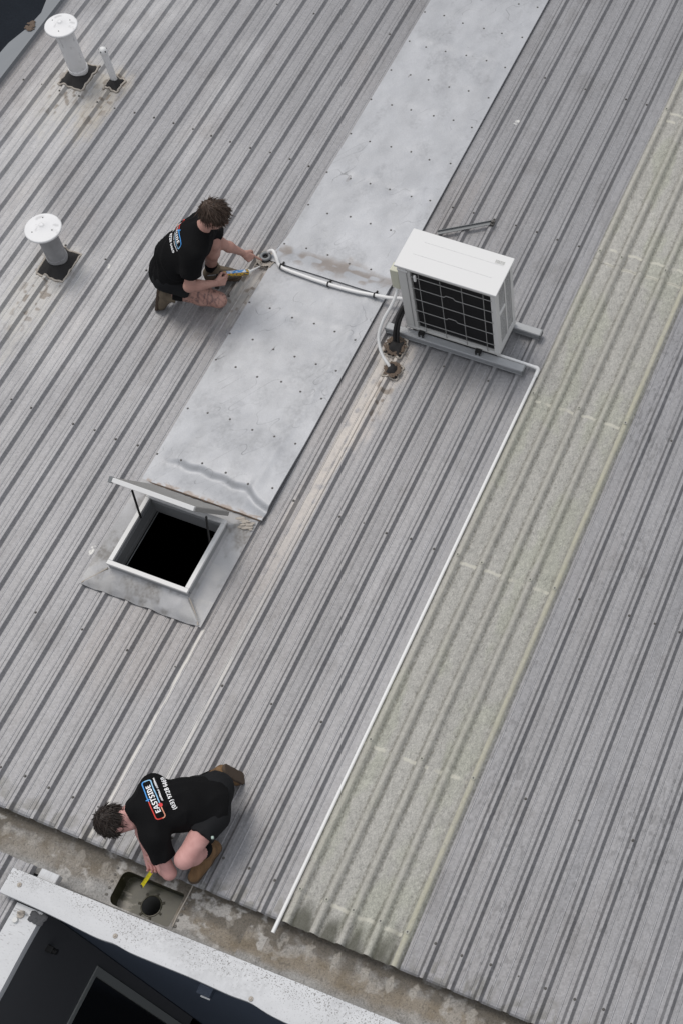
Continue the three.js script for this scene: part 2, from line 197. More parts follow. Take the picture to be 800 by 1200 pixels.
function roofSheet(k0, k1, z0, z1) {
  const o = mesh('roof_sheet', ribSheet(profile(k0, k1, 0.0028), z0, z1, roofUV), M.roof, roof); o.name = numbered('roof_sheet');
  const gs = []; for (const [r, z] of Object.entries(rowsZ)) if (z > z0 && z < z1) for (let k = k0; k < k1; k++) { if (!rightRows[r](k)) continue; if (k <= -8 && k >= -13 && z < -1.5) continue; gs.push(...screwAt(k * P + (hsh(k, 1, 5) - 0.5) * 0.008, 0.001, z + (hsh(k, z * 10 | 0, 6) - 0.5) * 0.03)); }
  if (gs.length) stuff(mesh('screws', gs, M.screw, o)); }
for (const [a, b] of [[-30, -28], [-28, -24], [-24, -20], [-20, -16], [-16, -12]]) roofSheet(a, b, -13, EAVE);
roofSheet(-12, -8, -13, -2.32); roofSheet(-12, -8, -1.52, EAVE);
for (const [a, b] of [[-8, -4], [-4, 0], [4, 8], [8, 12], [12, 16], [16, 20]]) roofSheet(a, b, -13, EAVE);
// barge flashing down the left-hand edge with a ragged outer lip
{ const g = sheet(6, 60, (a, b, i, j) => { const z = -13 + b * 13.22, xo = -5.87 - 0.02 * Math.sin(z * 3.1) - 0.03 * (vn(z * 4, 1, 221) - 0.5) + 0.07 * sst(0.35, 0.0, Math.abs(z + 6.3)), prof = [[xo, -0.05], [xo, 0.006], [mix(xo, -5.7, 0.5), 0.01], [-5.715, 0.012], [-5.708, 0.034], [-5.685, 0.034], [-5.68, -0.026]][i]; return [prof[0], prof[1] + 0.003 * (vn(z * 3, i, 222) - 0.5), z, ...roofUV(prof[0] + 0.15, z)]; }, true);
  const b = thing('barge_flashing', 'pale folded barge flashing along the outer edge of the ribbed roof', 'flashing'); mesh('folded_strip', g, mat(0.22, 0.235, 0.25, 0.6, { metalness: 0.15, bumpMap: fineBump, bumpScale: 0.0008 }), b);
  const lp = []; for (let i = 0; i < 22; i++) { const a = rnd() * 6.28; lp.push(new THREE.IcosahedronGeometry(0.006 + 0.012 * rnd(), 0).scale(1.8, 0.5, 1).rotateY(a).translate(-5.80 + 0.06 * (rnd() - 0.5) + 0.05 * (i % 3) / 3, 0.018, -6.2 + 0.1 * (rnd() - 0.5))); }
  stuff(tag(mesh('leaf_litter', lp, M.rusty), 'clump of brown leaf litter caught on the barge flashing', 'leaf litter')); }
// walls under the roof so that the building is closed below
{ const w = thing('warehouse_wall', 'dark outer wall of the warehouse below the barge flashing', 'wall'); mesh('wall_panel', box(0.2, 5.35, 13.2, -5.6, -2.78, -6.4), M.navy, w);
  const w2 = thing('warehouse_wall', 'dark warehouse wall below the box gutter', 'wall'); mesh('wall_panel', box(9.3, 5.3, 0.06, -0.84, -2.84, 0.04), M.charcoal, w2);
  const w3 = thing('warehouse_wall', 'dark warehouse wall at the top end of the ribbed roof', 'wall'); mesh('wall_panel', box(9.6, 5.35, 0.2, -0.7, -2.79, -12.98), M.charcoal, w3);
  const w4 = thing('warehouse_wall', 'dark warehouse wall beyond the fibreglass skylight side of the roof', 'wall'); mesh('wall_panel', box(0.2, 5.35, 13.2, 3.92, -2.79, -6.4), M.charcoal, w4); }

// ------------------------------------------------------------------ fibreglass skylight strip
{ const sk = thing('skylight_strip', 'long mossy translucent fibreglass roof sheeting strip beside the white drain pipe', 'skylight');
  const uvf = (x, z) => [(x + 0.06) / 0.9, (z + 9) / 9.3];
  const SP = []; for (let k = 0; k <= 4; k++) for (const [s, h] of [[-0.095, -0.020], [-0.07, -0.023], [-0.05, -RH], [-0.038, -RH], [-0.026, -0.014], [-0.017, 0.009], [-0.008, 0.017], [0.008, 0.017], [0.017, 0.009], [0.026, -0.014], [0.038, -RH], [0.05, -RH], [0.07, -0.023]]) { if ((k === 0 && s < -0.039) || (k === 4 && s > 0.039)) continue; SP.push([k * P + s, h + 0.005]); }
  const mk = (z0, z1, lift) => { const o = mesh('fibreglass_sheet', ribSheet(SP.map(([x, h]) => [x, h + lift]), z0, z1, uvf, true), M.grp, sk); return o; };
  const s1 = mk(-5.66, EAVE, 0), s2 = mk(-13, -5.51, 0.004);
  const put = (o, rows) => { const gs = []; for (const [z, ks] of rows) for (const k of ks) gs.push(new THREE.CylinderGeometry(0.014, 0.015, 0.004, 12).translate(k * P, 0.028, z)); const gd = []; for (const [z, ks] of rows) for (const k of ks) gd.push(new THREE.CylinderGeometry(0.006, 0.007, 0.006, 6).translate(k * P, 0.0315, z)); stuff(mesh('washers', gs, M.screwPale, o)); stuff(mesh('screws', gd, M.screw, o)); };
  put(s1, [[0, [0, 1, 2, 3, 4]], [-1.0894, [0, 2, 4]], [-2.6025, [0, 1, 3, 4]], [-4.1004, [0, 2, 4]]]); put(s2, [[-5.59, [0, 1, 3, 4]], [-7.2623, [0, 1, 3]]]); }

// ------------------------------------------------------------------ pale flat cover flashing
{ const fl = thing('cover_flashing', 'long flat pale metal cover flashing running upslope from the roof hatch', 'flashing');
  const X0 = -2.487, X1 = -1.467, rows = [-2.6, -3.048, -3.498, -3.773, -4.097], rows2 = [-4.764, -5.19, -5.592, -6.034, -6.496, -6.86, -7.249, -7.634, -8.05, -8.5];
  const uvf = (x, z) => [(x - X0) / 1.1, (z + 9.6) / 8];
  const y = (x, z, up) => { let h = 0.007 + 0.014 * (fbm(x * 3, z * 2, 231) - 0.36) + 0.004 * (fbm(x * 8, z * 7, 232) - 0.5);
    const inner = sst(0, 0.12, x - X0) * sst(0, 0.12, X1 - x); h = 0.005 + (h - 0.005) * (0.25 + 0.75 * inner);
    for (const rz of up ? rows2 : rows) { if (Math.abs(z - rz) > 0.2) continue; const wr = Math.round(x / P) * P, d = Math.hypot(x - wr, z - rz); const deep = rz === -4.097 || rz === -5.592 || rz === -7.249 ? 0.006 : 0.0022; h -= deep * Math.exp(-d * d / 0.0022) * inner; h += deep * 0.5 * Math.exp(-((z - rz + 0.05) ** 2) / 0.004) * inner * (0.4 + 0.6 * Math.cos((x / P) * 6.283 + 3.14) ** 2); }
    h += 0.006 * Math.exp(-((x + 1.62 + 0.03 * Math.sin(z * 2)) ** 2) / 0.0012) * (up ? 0.4 : 1);                       // long crease beside the right edge
    if (!up) { const sc = 0.5 + 0.5 * Math.cos((x / P) * 6.283); const e0 = -2.605 + 0.016 * (1 - sc) + 0.02 * sst(-2.1, -1.7, x) + 0.10 * sst(-1.70, -1.49, x), side = sst(0, 0.28, x - X0); h += 0.030 * sst(e0 - 0.7, e0 - 0.0, z) * side; h -= 0.033 * sst(e0, e0 + 0.06, z) * side; h += 0.020 * sst(e0 + 0.03, -2.36, z) * side; h = Math.max(h, 0.003 + 0.002 * inner); }
    else { h += 0.016 * sst(-4.75, -4.58, z); }
    return h; };
  const mk = (z0, z1, up, nz) => sheet(76, nz, (a, b) => { const z = mix(z0, z1, b); let x = mix(X0 - (up ? 0.03 * sst(-4.9, -4.56, z) : 0), X1, a); return [x, y(clamp(x, X0, X1), z, up), z, ...uvf(x, z)]; });
  const edge = (z0, z1, up, nz) => sheet(1, nz, (a, b) => { const z = mix(z0, z1, b); return [X1 + 0.001 * a, y(X1, z, up) - 0.013 * a, z, ...uvf(X1 - 0.02, z)]; });
  const put = (o, rs, up) => { const gs = []; for (const z of rs) for (let k = -13; k <= -8; k++) { const x = k * P + (hsh(k, z * 100 | 0, 9) - 0.5) * 0.03, zz = z + (hsh(k, z * 100 | 0, 10) - 0.5) * 0.04; gs.push(...screwAt(x, y(x, zz, up) - 0.001, zz)); } stuff(mesh('screws', gs, mat(0.13, 0.125, 0.12, 0.6), o)); };
  const lo = mesh('flashing_sheet', [mk(-4.62, -2.345, false, 150), edge(-4.62, -2.345, false, 60)], M.flash, fl); put(lo, rows, false);
  const up = mesh('flashing_sheet', [mk(-12.5, -4.545, true, 260), edge(-12.5, -4.545, true, 120)], M.flash, fl); put(up, rows2, true);
  const bd = []; for (let i = 0; i < 60; i++) { const t = i / 59, x = mix(X0 + 0.01, X1 - 0.01, t); bd.push([x, y(x, -2.35, false) - 0.006, -2.342 + 0.006 * (vn(i * 0.8, 3, 240) - 0.5)]); }
  mesh('sealant_bead', tube(bd, 0.006, 120, 6), M.rusty, fl); }

// ------------------------------------------------------------------ roof hatch
{ const h = thing('roof_hatch', 'open white-framed roof hatch with tilted lid below the cover flashing', 'roof hatch');
  const x0 = -2.305, x1 = -1.645, z0 = -2.20, z1 = -1.575, T = 0.16;       // frame outside, top height
  const ox0 = -2.487, ox1 = -1.490, oz0 = -2.352, oz1 = -1.415;
  const sk = sheet(80, 80, (a, b) => { const x = mix(ox0, ox1, a), z = mix(oz0, oz1 + 0.012 * (vn(a * 9, 3, 253) - 0.5), b);
    const dx = x < x0 ? (x0 - x) / (x0 - ox0) : x > x1 ? (x - x1) / (ox1 - x1) : 0, dz = z > z1 ? (z - z1) / (oz1 - z1) : z < z0 ? (z0 - z) / (z0 - oz0) : 0;
    const d = Math.max(dx, dz), side = dx > dz; let y = 0.006 + (side ? 0.035 : 0.07) * Math.pow(clamp(1 - d, 0, 1), side ? 1.6 : 1.1) + 0.008 * (fbm(x * 6, z * 6, 251) - 0.5) * (1 - d);
    if (!side && z > z1) y += 0.012 * Math.sin(d * 3.1) + 0.008 * Math.sin(d * 3) * Math.cos((x / P) * 6.283) + 0.008 * (fbm(x * 12, z * 12, 252) - 0.5) - sst(0.75, 1.0, d) * 0.022 * (0.5 - 0.5 * Math.cos((x / P) * 6.283));
    if (x > x0 + 0.02 && x < x1 - 0.02 && z > z0 + 0.02 && z < z1 - 0.02) y = 0.0; return [x, y, z, a, b]; });
  { const id = [], ix = sk.index.array, p = sk.attributes.position; for (let i = 0; i < ix.length; i += 3) { let c = 0; for (let k = 0; k < 3; k++) { const x = p.getX(ix[i + k]), z = p.getZ(ix[i + k]); if (x > x0 + 0.02 && x < x1 - 0.02 && z > z0 + 0.02 && z < z1 - 0.02) c++; } if (c === 0) id.push(ix[i], ix[i + 1], ix[i + 2]); } sk.setIndex(id); sk.computeVertexNormals(); }
  mesh('base_flashing', sk, M.skirt, h);
  const bead = (pts, r = 0.006) => mesh('sealant_bead', tube(pts, r, 24, 6), M.silicone, h);
  bead([[ox0 + 0.02, 0.014, oz1 - 0.01], [mix(ox0, x0, 0.5), 0.035, mix(oz1, z1, 0.5)], [x0 - 0.005, 0.085, z1 + 0.005]]); bead([[ox1 - 0.02, 0.014, oz1 - 0.01], [mix(ox1, x1, 0.5), 0.035, mix(oz1, z1, 0.5)], [x1 + 0.005, 0.085, z1 + 0.005]]);
  const lump = []; for (let i = 0; i < 26; i++) lump.push(new THREE.IcosahedronGeometry(0.006 + 0.012 * rnd(), 1).scale(2.2, 0.5, 0.8).rotateY(0.5).translate(-1.62 + 0.13 * rnd(), 0.02 + 0.02 * rnd(), -2.30 + 0.06 * rnd())); mesh('sealant_blob', lump, M.silicone, h);
  const W = 0.034; // upstand (grey) and white frame bars
  const up = (n, g) => mesh(n, g, M.galv, h);
  up('upstand', box(x1 - x0 - 0.01, T - 0.04, 0.02, (x0 + x1) / 2, (T - 0.04) / 2 + 0.012, z1 - 0.015)); up('upstand', box(x1 - x0 - 0.01, T - 0.04, 0.02, (x0 + x1) / 2, (T - 0.04) / 2 + 0.012, z0 + 0.015));
  up('upstand', box(0.02, T - 0.04, z1 - z0 - 0.06, x0 + 0.015, (T - 0.04) / 2 + 0.012, (z0 + z1) / 2)); up('upstand', box(0.02, T - 0.04, z1 - z0 - 0.06, x1 - 0.015, (T - 0.04) / 2 + 0.012, (z0 + z1) / 2));
  mesh('frame_bar', box(x1 - x0, 0.026, W, (x0 + x1) / 2, T - 0.013, z1 - W / 2, 0.003), M.white, h); mesh('frame_bar', box(x1 - x0, 0.026, W, (x0 + x1) / 2, T - 0.013, z0 + W / 2, 0.003), M.white, h);
  mesh('frame_bar', box(W, 0.026, z1 - z0 - 2 * W - 0.002, x0 + W / 2, T - 0.014, (z0 + z1) / 2, 0.003), M.white, h); mesh('frame_bar', box(W, 0.026, z1 - z0 - 2 * W - 0.002, x1 - W / 2, T - 0.014, (z0 + z1) / 2, 0.003), M.white, h);
  // dark lined shaft
  M.shaft = mat(0.24, 0.245, 0.25, 0.6, { metalness: 0.2 }); const D = 0.15, sh = (n, g) => mesh(n, g, M.shaft, h);
  const a0 = x0 + 0.03, a1 = x1 - 0.03, c0 = z0 + 0.03, c1 = z1 - 0.03;
  sh('shaft_wall', box(0.012, D, c1 - c0, a0, 0.1 - D / 2, (c0 + c1) / 2)); sh('shaft_wall', box(0.012, D, c1 - c0, a1, 0.1 - D / 2, (c0 + c1) / 2)); sh('shaft_wall', box(a1 - a0, D, 0.012, (a0 + a1) / 2, 0.1 - D / 2, c0)); sh('shaft_wall', box(a1 - a0, D, 0.012, (a0 + a1) / 2, 0.1 - D / 2, c1));
  mesh('shaft_trim', rod(V(a0 + 0.02, -0.045, c0 + 0.01), V(a0 + 0.02, -0.045, c1 - 0.01), 0.005, 6), M.galvDark, h);
  // lid: hinged on the upslope side, leaning back over the opening
  const Hn = V(0, T - 0.005, z0 - 0.038), Fr = V(0, 0.715, -1.956), dir = Fr.clone().sub(Hn), L = dir.length(); const ang = Math.atan2(dir.y, dir.z);
  const lid = new THREE.Group(); lid.name = 'lid'; h.add(lid); const place = g => g.rotateX(-ang).translate(0, Hn.y, Hn.z);
  const cx = (x0 + x1) / 2 - 0.015, w = x1 - x0 + 0.005; M.lidTop = mat(0.33, 0.325, 0.31, 0.6, { bumpMap: fineBump, bumpScale: 0.001 });
  mesh('lid_panel', place(box(w - 0.02, 0.008, L - 0.05, cx, 0.030, L / 2 - 0.01)), M.lidTop, lid); mesh('lid_lining', place(box(w - 0.06, 0.02, L - 0.08, cx, 0.012, L / 2 - 0.01)), M.black, lid);
  mesh('lid_edge', place(box(w, 0.034, 0.026, cx, 0.018, L - 0.02, 0.003)), M.white, lid); mesh('lid_edge', place(box(0.02, 0.034, L - 0.04, x0 - 0.008, 0.015, L / 2 - 0.02, 0.003)), M.lidTop, lid); mesh('lid_edge', place(box(0.02, 0.034, L - 0.04, x1 - 0.022, 0.015, L / 2 - 0.02, 0.003)), M.lidTop, lid);
  mesh('lid_corner', place(box(0.03, 0.046, 0.03, x0 - 0.012, 0.016, L - 0.02, 0.004)), M.galvDark, lid);
  mesh('stay', rod(V(x0 + 0.045, T - 0.02, -2.0), V(x0 + 0.03, 0.44, -2.06), 0.008, 8), M.black, h); mesh('stay', rod(V(x1 - 0.045, T - 0.02, -2.0), V(x1 - 0.03, 0.44, -2.06), 0.008, 8), M.black, h); }

// ------------------------------------------------------------------ box gutter with sump
const GB = -0.13;
{ const g = thing('box_gutter', 'dirty metal box gutter along the eave of the ribbed roof', 'gutter');
  const uvf = (x, z) => [(x + 2.8) / 6, (z - 0.05) / 0.7];
  const s = new THREE.Shape(); const sx0 = -1.19, sx1 = -0.735, sz0 = 0.282, sz1 = 0.515;
  // gutter bed as a flat shape with the sump cut out of it (shape y = -z)
  s.moveTo(-8, -0.08); s.lineTo(4, -0.08); s.lineTo(4, -0.53); s.lineTo(-8, -0.53); s.closePath();
  const hole = new THREE.Path(), R = 0.05; const hp = [];
  const arc = (cx, cz, a0, a1, r) => { for (let i = 0; i <= 6; i++) { const a = mix(a0, a1, i / 6); hp.push([cx + Math.cos(a) * r, cz + Math.sin(a) * r]); } };
  arc(sx0 + R, sz0 + R, Math.PI, Math.PI * 1.5, R); arc(sx1 - 0.02, sz0 + 0.02, Math.PI * 1.5, Math.PI * 2, 0.02); arc(sx1 - 0.02, sz1 - 0.02, 0, Math.PI / 2, 0.02); arc(sx0 + R, sz1 - R, Math.PI / 2, Math.PI, R);
  hp.forEach(([x, z], i) => i ? hole.lineTo(x, -z) : hole.moveTo(x, -z)); hole.closePath(); s.holes.push(hole);
  const bed = new THREE.ShapeGeometry(s); { const p = bed.attributes.position, u = bed.attributes.uv; for (let i = 0; i < p.count; i++) { const x = p.getX(i), z = -p.getY(i); p.setXYZ(i, x, GB, z); u.setXY(i, ...uvf(x, z)); } bed.computeVertexNormals(); }
  mesh('gutter_bed', bed, M.gutter, g);
  mesh('gutter_side', sheet(60, 1, (a, b) => { const x = mix(-8, 4, a); return [x, mix(-0.05, GB, b), 0.08, ...uvf(x, 0.1)]; }), M.gutter, g);
  mesh('gutter_upstand', sheet(80, 6, (a, b) => { const x = mix(-1.62, 4, a), z = mix(0.526, 0.556, b); return [x, mix(GB + 0.003, 0.055, b), z, ...uvf(x, z + 0.06)]; }), M.gutter, g);
  mesh('gutter_upstand', sheet(80, 2, (a, b) => { const x = mix(-8, -1.62, a); return [x, mix(GB + 0.003, -0.035, b), mix(0.48, 0.53, b), ...uvf(x, 0.5)]; }), M.gutter, g);
  const depth = 0.14, sump = new THREE.Group(); sump.name = 'sump'; g.add(sump);
  const wp = [], wu = [], wi = [], N = hp.length; hp.forEach(([x, z], i) => { wp.push(x, GB, z, x + 0.008 * Math.sign((sx0 + sx1) / 2 - x), GB - depth, z); wu.push(i / N, 0, i / N, 0.5); }); for (let i = 0; i < N; i++) { const a = 2 * i, b = 2 * ((i + 1) % N); wi.push(a, a + 1, b, b, a + 1, b + 1); }
  const wg = new THREE.BufferGeometry(); wg.setAttribute('position', new THREE.Float32BufferAttribute(wp, 3)); wg.setAttribute('uv', new THREE.Float32BufferAttribute(wu, 2)); wg.setIndex(wi); wg.computeVertexNormals(); mesh('sump_wall', wg, M.sump, sump);
  const oc = [-0.955, 0.415, 0.064]; const fg = sheet(64, 6, (a, b) => { const t = a * 6.28318, c = Math.cos(t), q = Math.sin(t); const m = Math.min(c > 0 ? (sx1 - oc[0]) / c : c < 0 ? (sx0 - oc[0]) / c : 9, q > 0 ? (sz1 - oc[1]) / q : q < 0 ? (sz0 - oc[1]) / q : 9), r = mix(oc[2], m * 0.985, b), x = oc[0] + c * r, z = oc[1] + q * r; return [x, GB - depth + 0.002, z, (x - sx0) / (sx1 - sx0), (z - sz0) / (sz1 - sz0)]; }); mesh('sump_floor', fg, M.sump, sump);
  M.downpipe = mat(0.22, 0.225, 0.22, 0.6); mesh('outlet_pipe', new THREE.CylinderGeometry(oc[2], oc[2], 2.6, 28, 1, true).translate(oc[0], GB - depth - 1.295, oc[1]), M.downpipe, sump); mesh('outlet_bottom', new THREE.CircleGeometry(oc[2], 24).rotateX(-Math.PI / 2).translate(oc[0], GB - depth - 2.58, oc[1]), M.downpipe, sump);
  mesh('outlet_rim', new THREE.TorusGeometry(oc[2] + 0.004, 0.005, 6, 32).rotateX(Math.PI / 2).translate(oc[0], GB - depth + 0.005, oc[1]), M.sump, sump);
  const lg = []; for (let i = 0; i < 7; i++) { const a = i / 7 * 6.283 + 0.3; lg.push(box(0.02, 0.003, 0.016).rotateY(-a).translate(oc[0] + Math.cos(a) * (oc[2] + 0.018), GB - depth + 0.006, oc[1] + Math.sin(a) * (oc[2] + 0.018))); } stuff(mesh('outlet_tabs', lg, mat(0.05, 0.045, 0.03, 0.7), sump));
  const rv = []; for (let i = 0; i < 5; i++) rv.push(new THREE.SphereGeometry(0.010, 8, 6).scale(1.1, 0.45, 0.9).translate(-1.238 + 0.004 * i, GB + 0.003, 0.29 + 0.045 * i)); for (let i = 0; i < 6; i++) rv.push(new THREE.SphereGeometry(0.011, 8, 6).scale(1, 0.45, 1).translate(-0.70 + 0.004 * (i % 2), GB + 0.003, 0.29 + 0.04 * i)); stuff(mesh('rivets', rv, mat(0.16, 0.15, 0.135, 0.7), g));
  mesh('joint_sealant', tube([[-0.715, GB + 0.002, 0.1], [-0.712, GB + 0.003, 0.28], [-0.716, GB + 0.001, 0.42], [-0.71, GB + 0.01, 0.5]], 0.005, 30, 6), M.silicone, g); }

// ------------------------------------------------------------------ parapet with white capping, light well below it
{ const pw = thing('parapet_wall', 'dark navy parapet wall under speckled white metal capping', 'wall');
  const zUp = x => mix(0.562, 0.535, (x + 1.8) / 2.53), zLo = x => mix(0.735, 0.786, (x + 1.8) / 2.53) + 0.006 * Math.sin(x * 5) + 0.008 * (vn(x * 3, 2, 261) - 0.5) - 0.012 * Math.exp(-((x + 0.94) ** 2) / 0.006) - 0.014 * Math.exp(-((x - 0.03) ** 2) / 0.01);
  const yc = (x, b) => 0.082 + 0.004 * (fbm(x * 3, b * 2, 262) - 0.5) - (b > 0.96 ? 0.006 : 0);
  const uvf = (x, b) => [(x + 1.9) / 5, 0.08 + b * 0.8];
  const cap = [sheet(130, 8, (a, b) => { const x = mix(-1.80, 3.2, a), z = mix(zUp(x), zLo(x), b); return [x, yc(x, b), z, ...uvf(x, b)]; }), sheet(130, 1, (a, b) => { const x = mix(-1.80, 3.2, a); return [x, mix(0.04, yc(x, 0), b), zUp(x) - 0.001, ...uvf(x, 0)]; }), sheet(130, 1, (a, b) => { const x = mix(-1.80, 3.2, a); return [x, mix(yc(x, 1), 0.03, b), zLo(x) + 0.001, ...uvf(x, 1)]; }), sheet(1, 6, (a, b) => [-1.80, mix(yc(-1.8, b), 0.02, 1 - a), mix(zUp(-1.8), zLo(-1.8), b), ...uvf(-1.8, b)])];
  const c = mesh('capping', cap, M.capping, pw); const cs = []; for (const [x, z] of [[-1.70, 0.645], [-0.955, 0.705], [0.03, 0.735]]) cs.push(new THREE.CylinderGeometry(0.013, 0.016, 0.006, 12).translate(x, 0.087, z), new THREE.CylinderGeometry(0.006, 0.008, 0.008, 6).translate(x, 0.093, z)); mesh('capping_screws', cs, M.silicone, c);
  mesh('wall_face', box(6, 5.5, 0.12, -1.5 + 3.0, -2.72, 0.652), M.navy, pw);
  mesh('wall_vent', [box(0.10, 0.07, 0.06, -0.47, -0.66, 0.742), box(0.075, 0.006, 0.05, -0.465, -0.70, 0.745)], [M.navy, M.navy][0], pw); mesh('vent_lip', box(0.07, 0.008, 0.012, -0.465, -0.693, 0.776), M.white, pw);
  const blk = mesh('end_block', new RoundedBoxGeometry(0.135, 0.075, 0.075, 2, 0.008).translate(-1.572, 0.005, 0.528), M.capping, pw); }
{ // charcoal wall of the light well with a window, pale capping on top of it
  const w = thing('light_well_wall', 'charcoal side wall of the light well with dark window', 'wall');
  const wx = -1.50, y0 = -1.36, zz0 = 0.815, zz1 = 2.2, yb = -4.2;
  mesh('wall_face', [box(0.2, 1.36 - 0.035, 2.6, wx - 0.1, -0.035 - (1.36 - 0.035) / 2, 0.7 + 1.3 + 0.02), box(0.2, 4.0, 0.09, wx - 0.1, -3.36, 0.765), box(0.2, 1.3, 2.6, wx - 0.1, -4.85, 2.02), box(0.2, 3.0, 1.0, wx - 0.1, -2.8, 2.82)], M.charcoal, w);
  const fr = M.galvDark, win = new THREE.Group(); win.name = 'window'; w.add(win); const fm = mat(0.24, 0.25, 0.24, 0.5);
  mesh('window_frame', box(0.06, 0.06, zz1 - zz0, wx - 0.02, y0 - 0.03, (zz0 + zz1) / 2), fm, win); mesh('window_frame', box(0.06, 2.7, 0.06, wx - 0.021, y0 - 0.061 - 1.35, zz0 + 0.03), fm, win); mesh('window_frame', box(0.06, 2.7, 0.06, wx - 0.021, y0 - 0.061 - 1.35, zz1 - 0.03), fm, win);
  mesh('window_pane', box(0.02, 2.8, zz1 - zz0 - 0.1, wx - 0.045, y0 - 1.42, (zz0 + zz1) / 2), M.glass, win);
  mesh('wall_fixture', [box(0.05, 0.05, 0.045, wx + 0.02, -0.36, 0.90, 0.006), new THREE.CylinderGeometry(0.016, 0.02, 0.05, 10).rotateZ(Math.PI / 2).translate(wx + 0.05, -0.36, 0.90)], M.black, w);
  mesh('wall_capping', sheet(6, 30, (a, b) => { const z = mix(0.74, 3.2, b), prof = [[-1.70, -0.028], [-1.69, 0.004], [-1.60, 0.008], [-1.52, 0.006], [-1.495, 0.004], [-1.493, -0.02], [-1.493, -0.06]][Math.round(a * 6)]; return [prof[0] + 0.006 * (vn(z * 4, 1, 271) - 0.5), prof[1], z, (z - 0.7) / 5, 0.5 + 0.4 * a]; }, true), M.capping, w);
  const bl = []; for (let i = 0; i < 22; i++) bl.push(new THREE.IcosahedronGeometry(0.008 + 0.014 * rnd(), 0).scale(1.4, 0.5, 1.2).translate(-1.55 + 0.09 * rnd(), 0.012, 0.755 + 0.055 * rnd())); mesh('flaked_sealant', bl, M.charcoal, w);
  const bt = thing('anchor_bolt', 'pale roof anchor bolt on the wall capping under the parapet', 'bolt'); mesh('plate', cyl(0.026, 0.024, 0.012, -1.622, 0.009, 0.80), M.silicone, bt); mesh('eye', new THREE.TorusGeometry(0.02, 0.006, 8, 20).rotateY(0.5).translate(-1.615, 0.042, 0.79), M.silicone, bt); mesh('washer', cyl(0.019, 0.017, 0.02, -1.635, 0.009, 0.845), M.offwhite, bt); }
{ // the neighbouring roof beyond the gutter
  const nr = struct(new THREE.Group()); nr.name = 'neighbouring_roof'; nr.userData.label = 'grey ribbed metal roof across the box gutter'; scene.add(nr);
  for (let s = 0; s < 4; s++) { const pts = []; for (let k = 0; k <= 4; k++) for (const [q, hh] of RIB) { if (k === 0 && q < -0.033) continue; if (k === 4 && q > 0.0125) continue; pts.push([-1.73 - 0.76 * (s + 1) + k * P + q, hh - (k === 4 ? 0.0016 : 0)]); } if (s === 0) pts.push([-1.70, -RH]);
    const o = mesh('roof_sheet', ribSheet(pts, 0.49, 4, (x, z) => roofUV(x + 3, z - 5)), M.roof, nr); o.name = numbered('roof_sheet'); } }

// ------------------------------------------------------------------ vents
const boot = (parent, x, z, w, d, h = 0.03) => { // black collar flashing with a wandering bead of sealant
  const g = sheet(14, 14, (a, b) => { const px = x + (a - 0.5) * w, pz = z + (b - 0.5) * d, e = Math.max(Math.abs(a - 0.5), Math.abs(b - 0.5)) * 2; const k = px / P - Math.round(px / P), rib = sst(0.17, 0.06, Math.abs(k)); return [px, mix(h, mix(-RH + 0.006, 0.006, rib), Math.pow(e, 1.5)), pz, a, b]; }); mesh('collar', g, M.rubber, parent);
  const pts = []; for (let i = 0; i <= 40; i++) { const t = (i % 40) / 40 * 4, s = Math.floor(t), q = t - s; const [u, v] = [[q, 0], [1, q], [1 - q, 1], [0, 1 - q]][s]; const px = x + (u - 0.5) * (w + 0.008) + (vn(i, x * 9, 281) - 0.5) * 0.02, pz = z + (v - 0.5) * (d + 0.008) + (vn(i, z * 9, 282) - 0.5) * 0.02, k = px / P - Math.round(px / P); pts.push([px, mix(-RH + 0.006, 0.007, sst(0.17, 0.06, Math.abs(k))), pz]); } mesh('sealant_bead', tube(pts, 0.009, 120, 6), M.silicone, parent); };
function vent(x, z, H, r, R, m, label) {
  const t = thing('vent_pipe', label, 'vent pipe', 'capped vent pipes on the roof'); boot(t, x + 0.01, z + 0.03, 0.25, 0.3, 0.035);
  mesh('pipe', cyl(r, r, H - 0.05, x, 0.0, z, 32), m, t); mesh('band', new THREE.CylinderGeometry(r + 0.005, r + 0.006, 0.03, 32, 1, false).translate(x, 0.045, z), m, t);
  const cone = []; for (const [rr, yy] of [[R, H - 0.045], [R + 0.003, H - 0.036], [R, H - 0.027], [R * 0.95, H - 0.025], [R * 0.5, H - 0.010], [R * 0.18, H + 0.002], [R * 0.14, H + 0.012], [0.01, H + 0.016], [0.0001, H + 0.017]]) cone.push(new THREE.Vector2(rr, yy)); mesh('cap', new THREE.LatheGeometry(cone, 40).translate(x, 0, z), M.vent, t); mesh('cap_underside', new THREE.CylinderGeometry(R - 0.002, r + 0.004, 0.03, 36, 1, true).translate(x, H - 0.058, z), m, t);
  const sc = []; for (let i = 0; i < 3; i++) { const a = i * 2.1 + x; mesh('rivet', new THREE.SphereGeometry(0.005, 6, 5).translate(x + Math.cos(a) * R * 0.62, H - 0.013, z + Math.sin(a) * R * 0.62), M.screw, t); } return t; }
vent(-5.085, -5.87, 0.57, 0.082, 0.142, M.vent, 'tall white vent pipe with a domed cap near the barge flashing');
vent(-4.165, -3.95, 0.43, 0.082, 0.148, M.ventGrey, 'short grey vent pipe with a tilted white cap and black square collar');
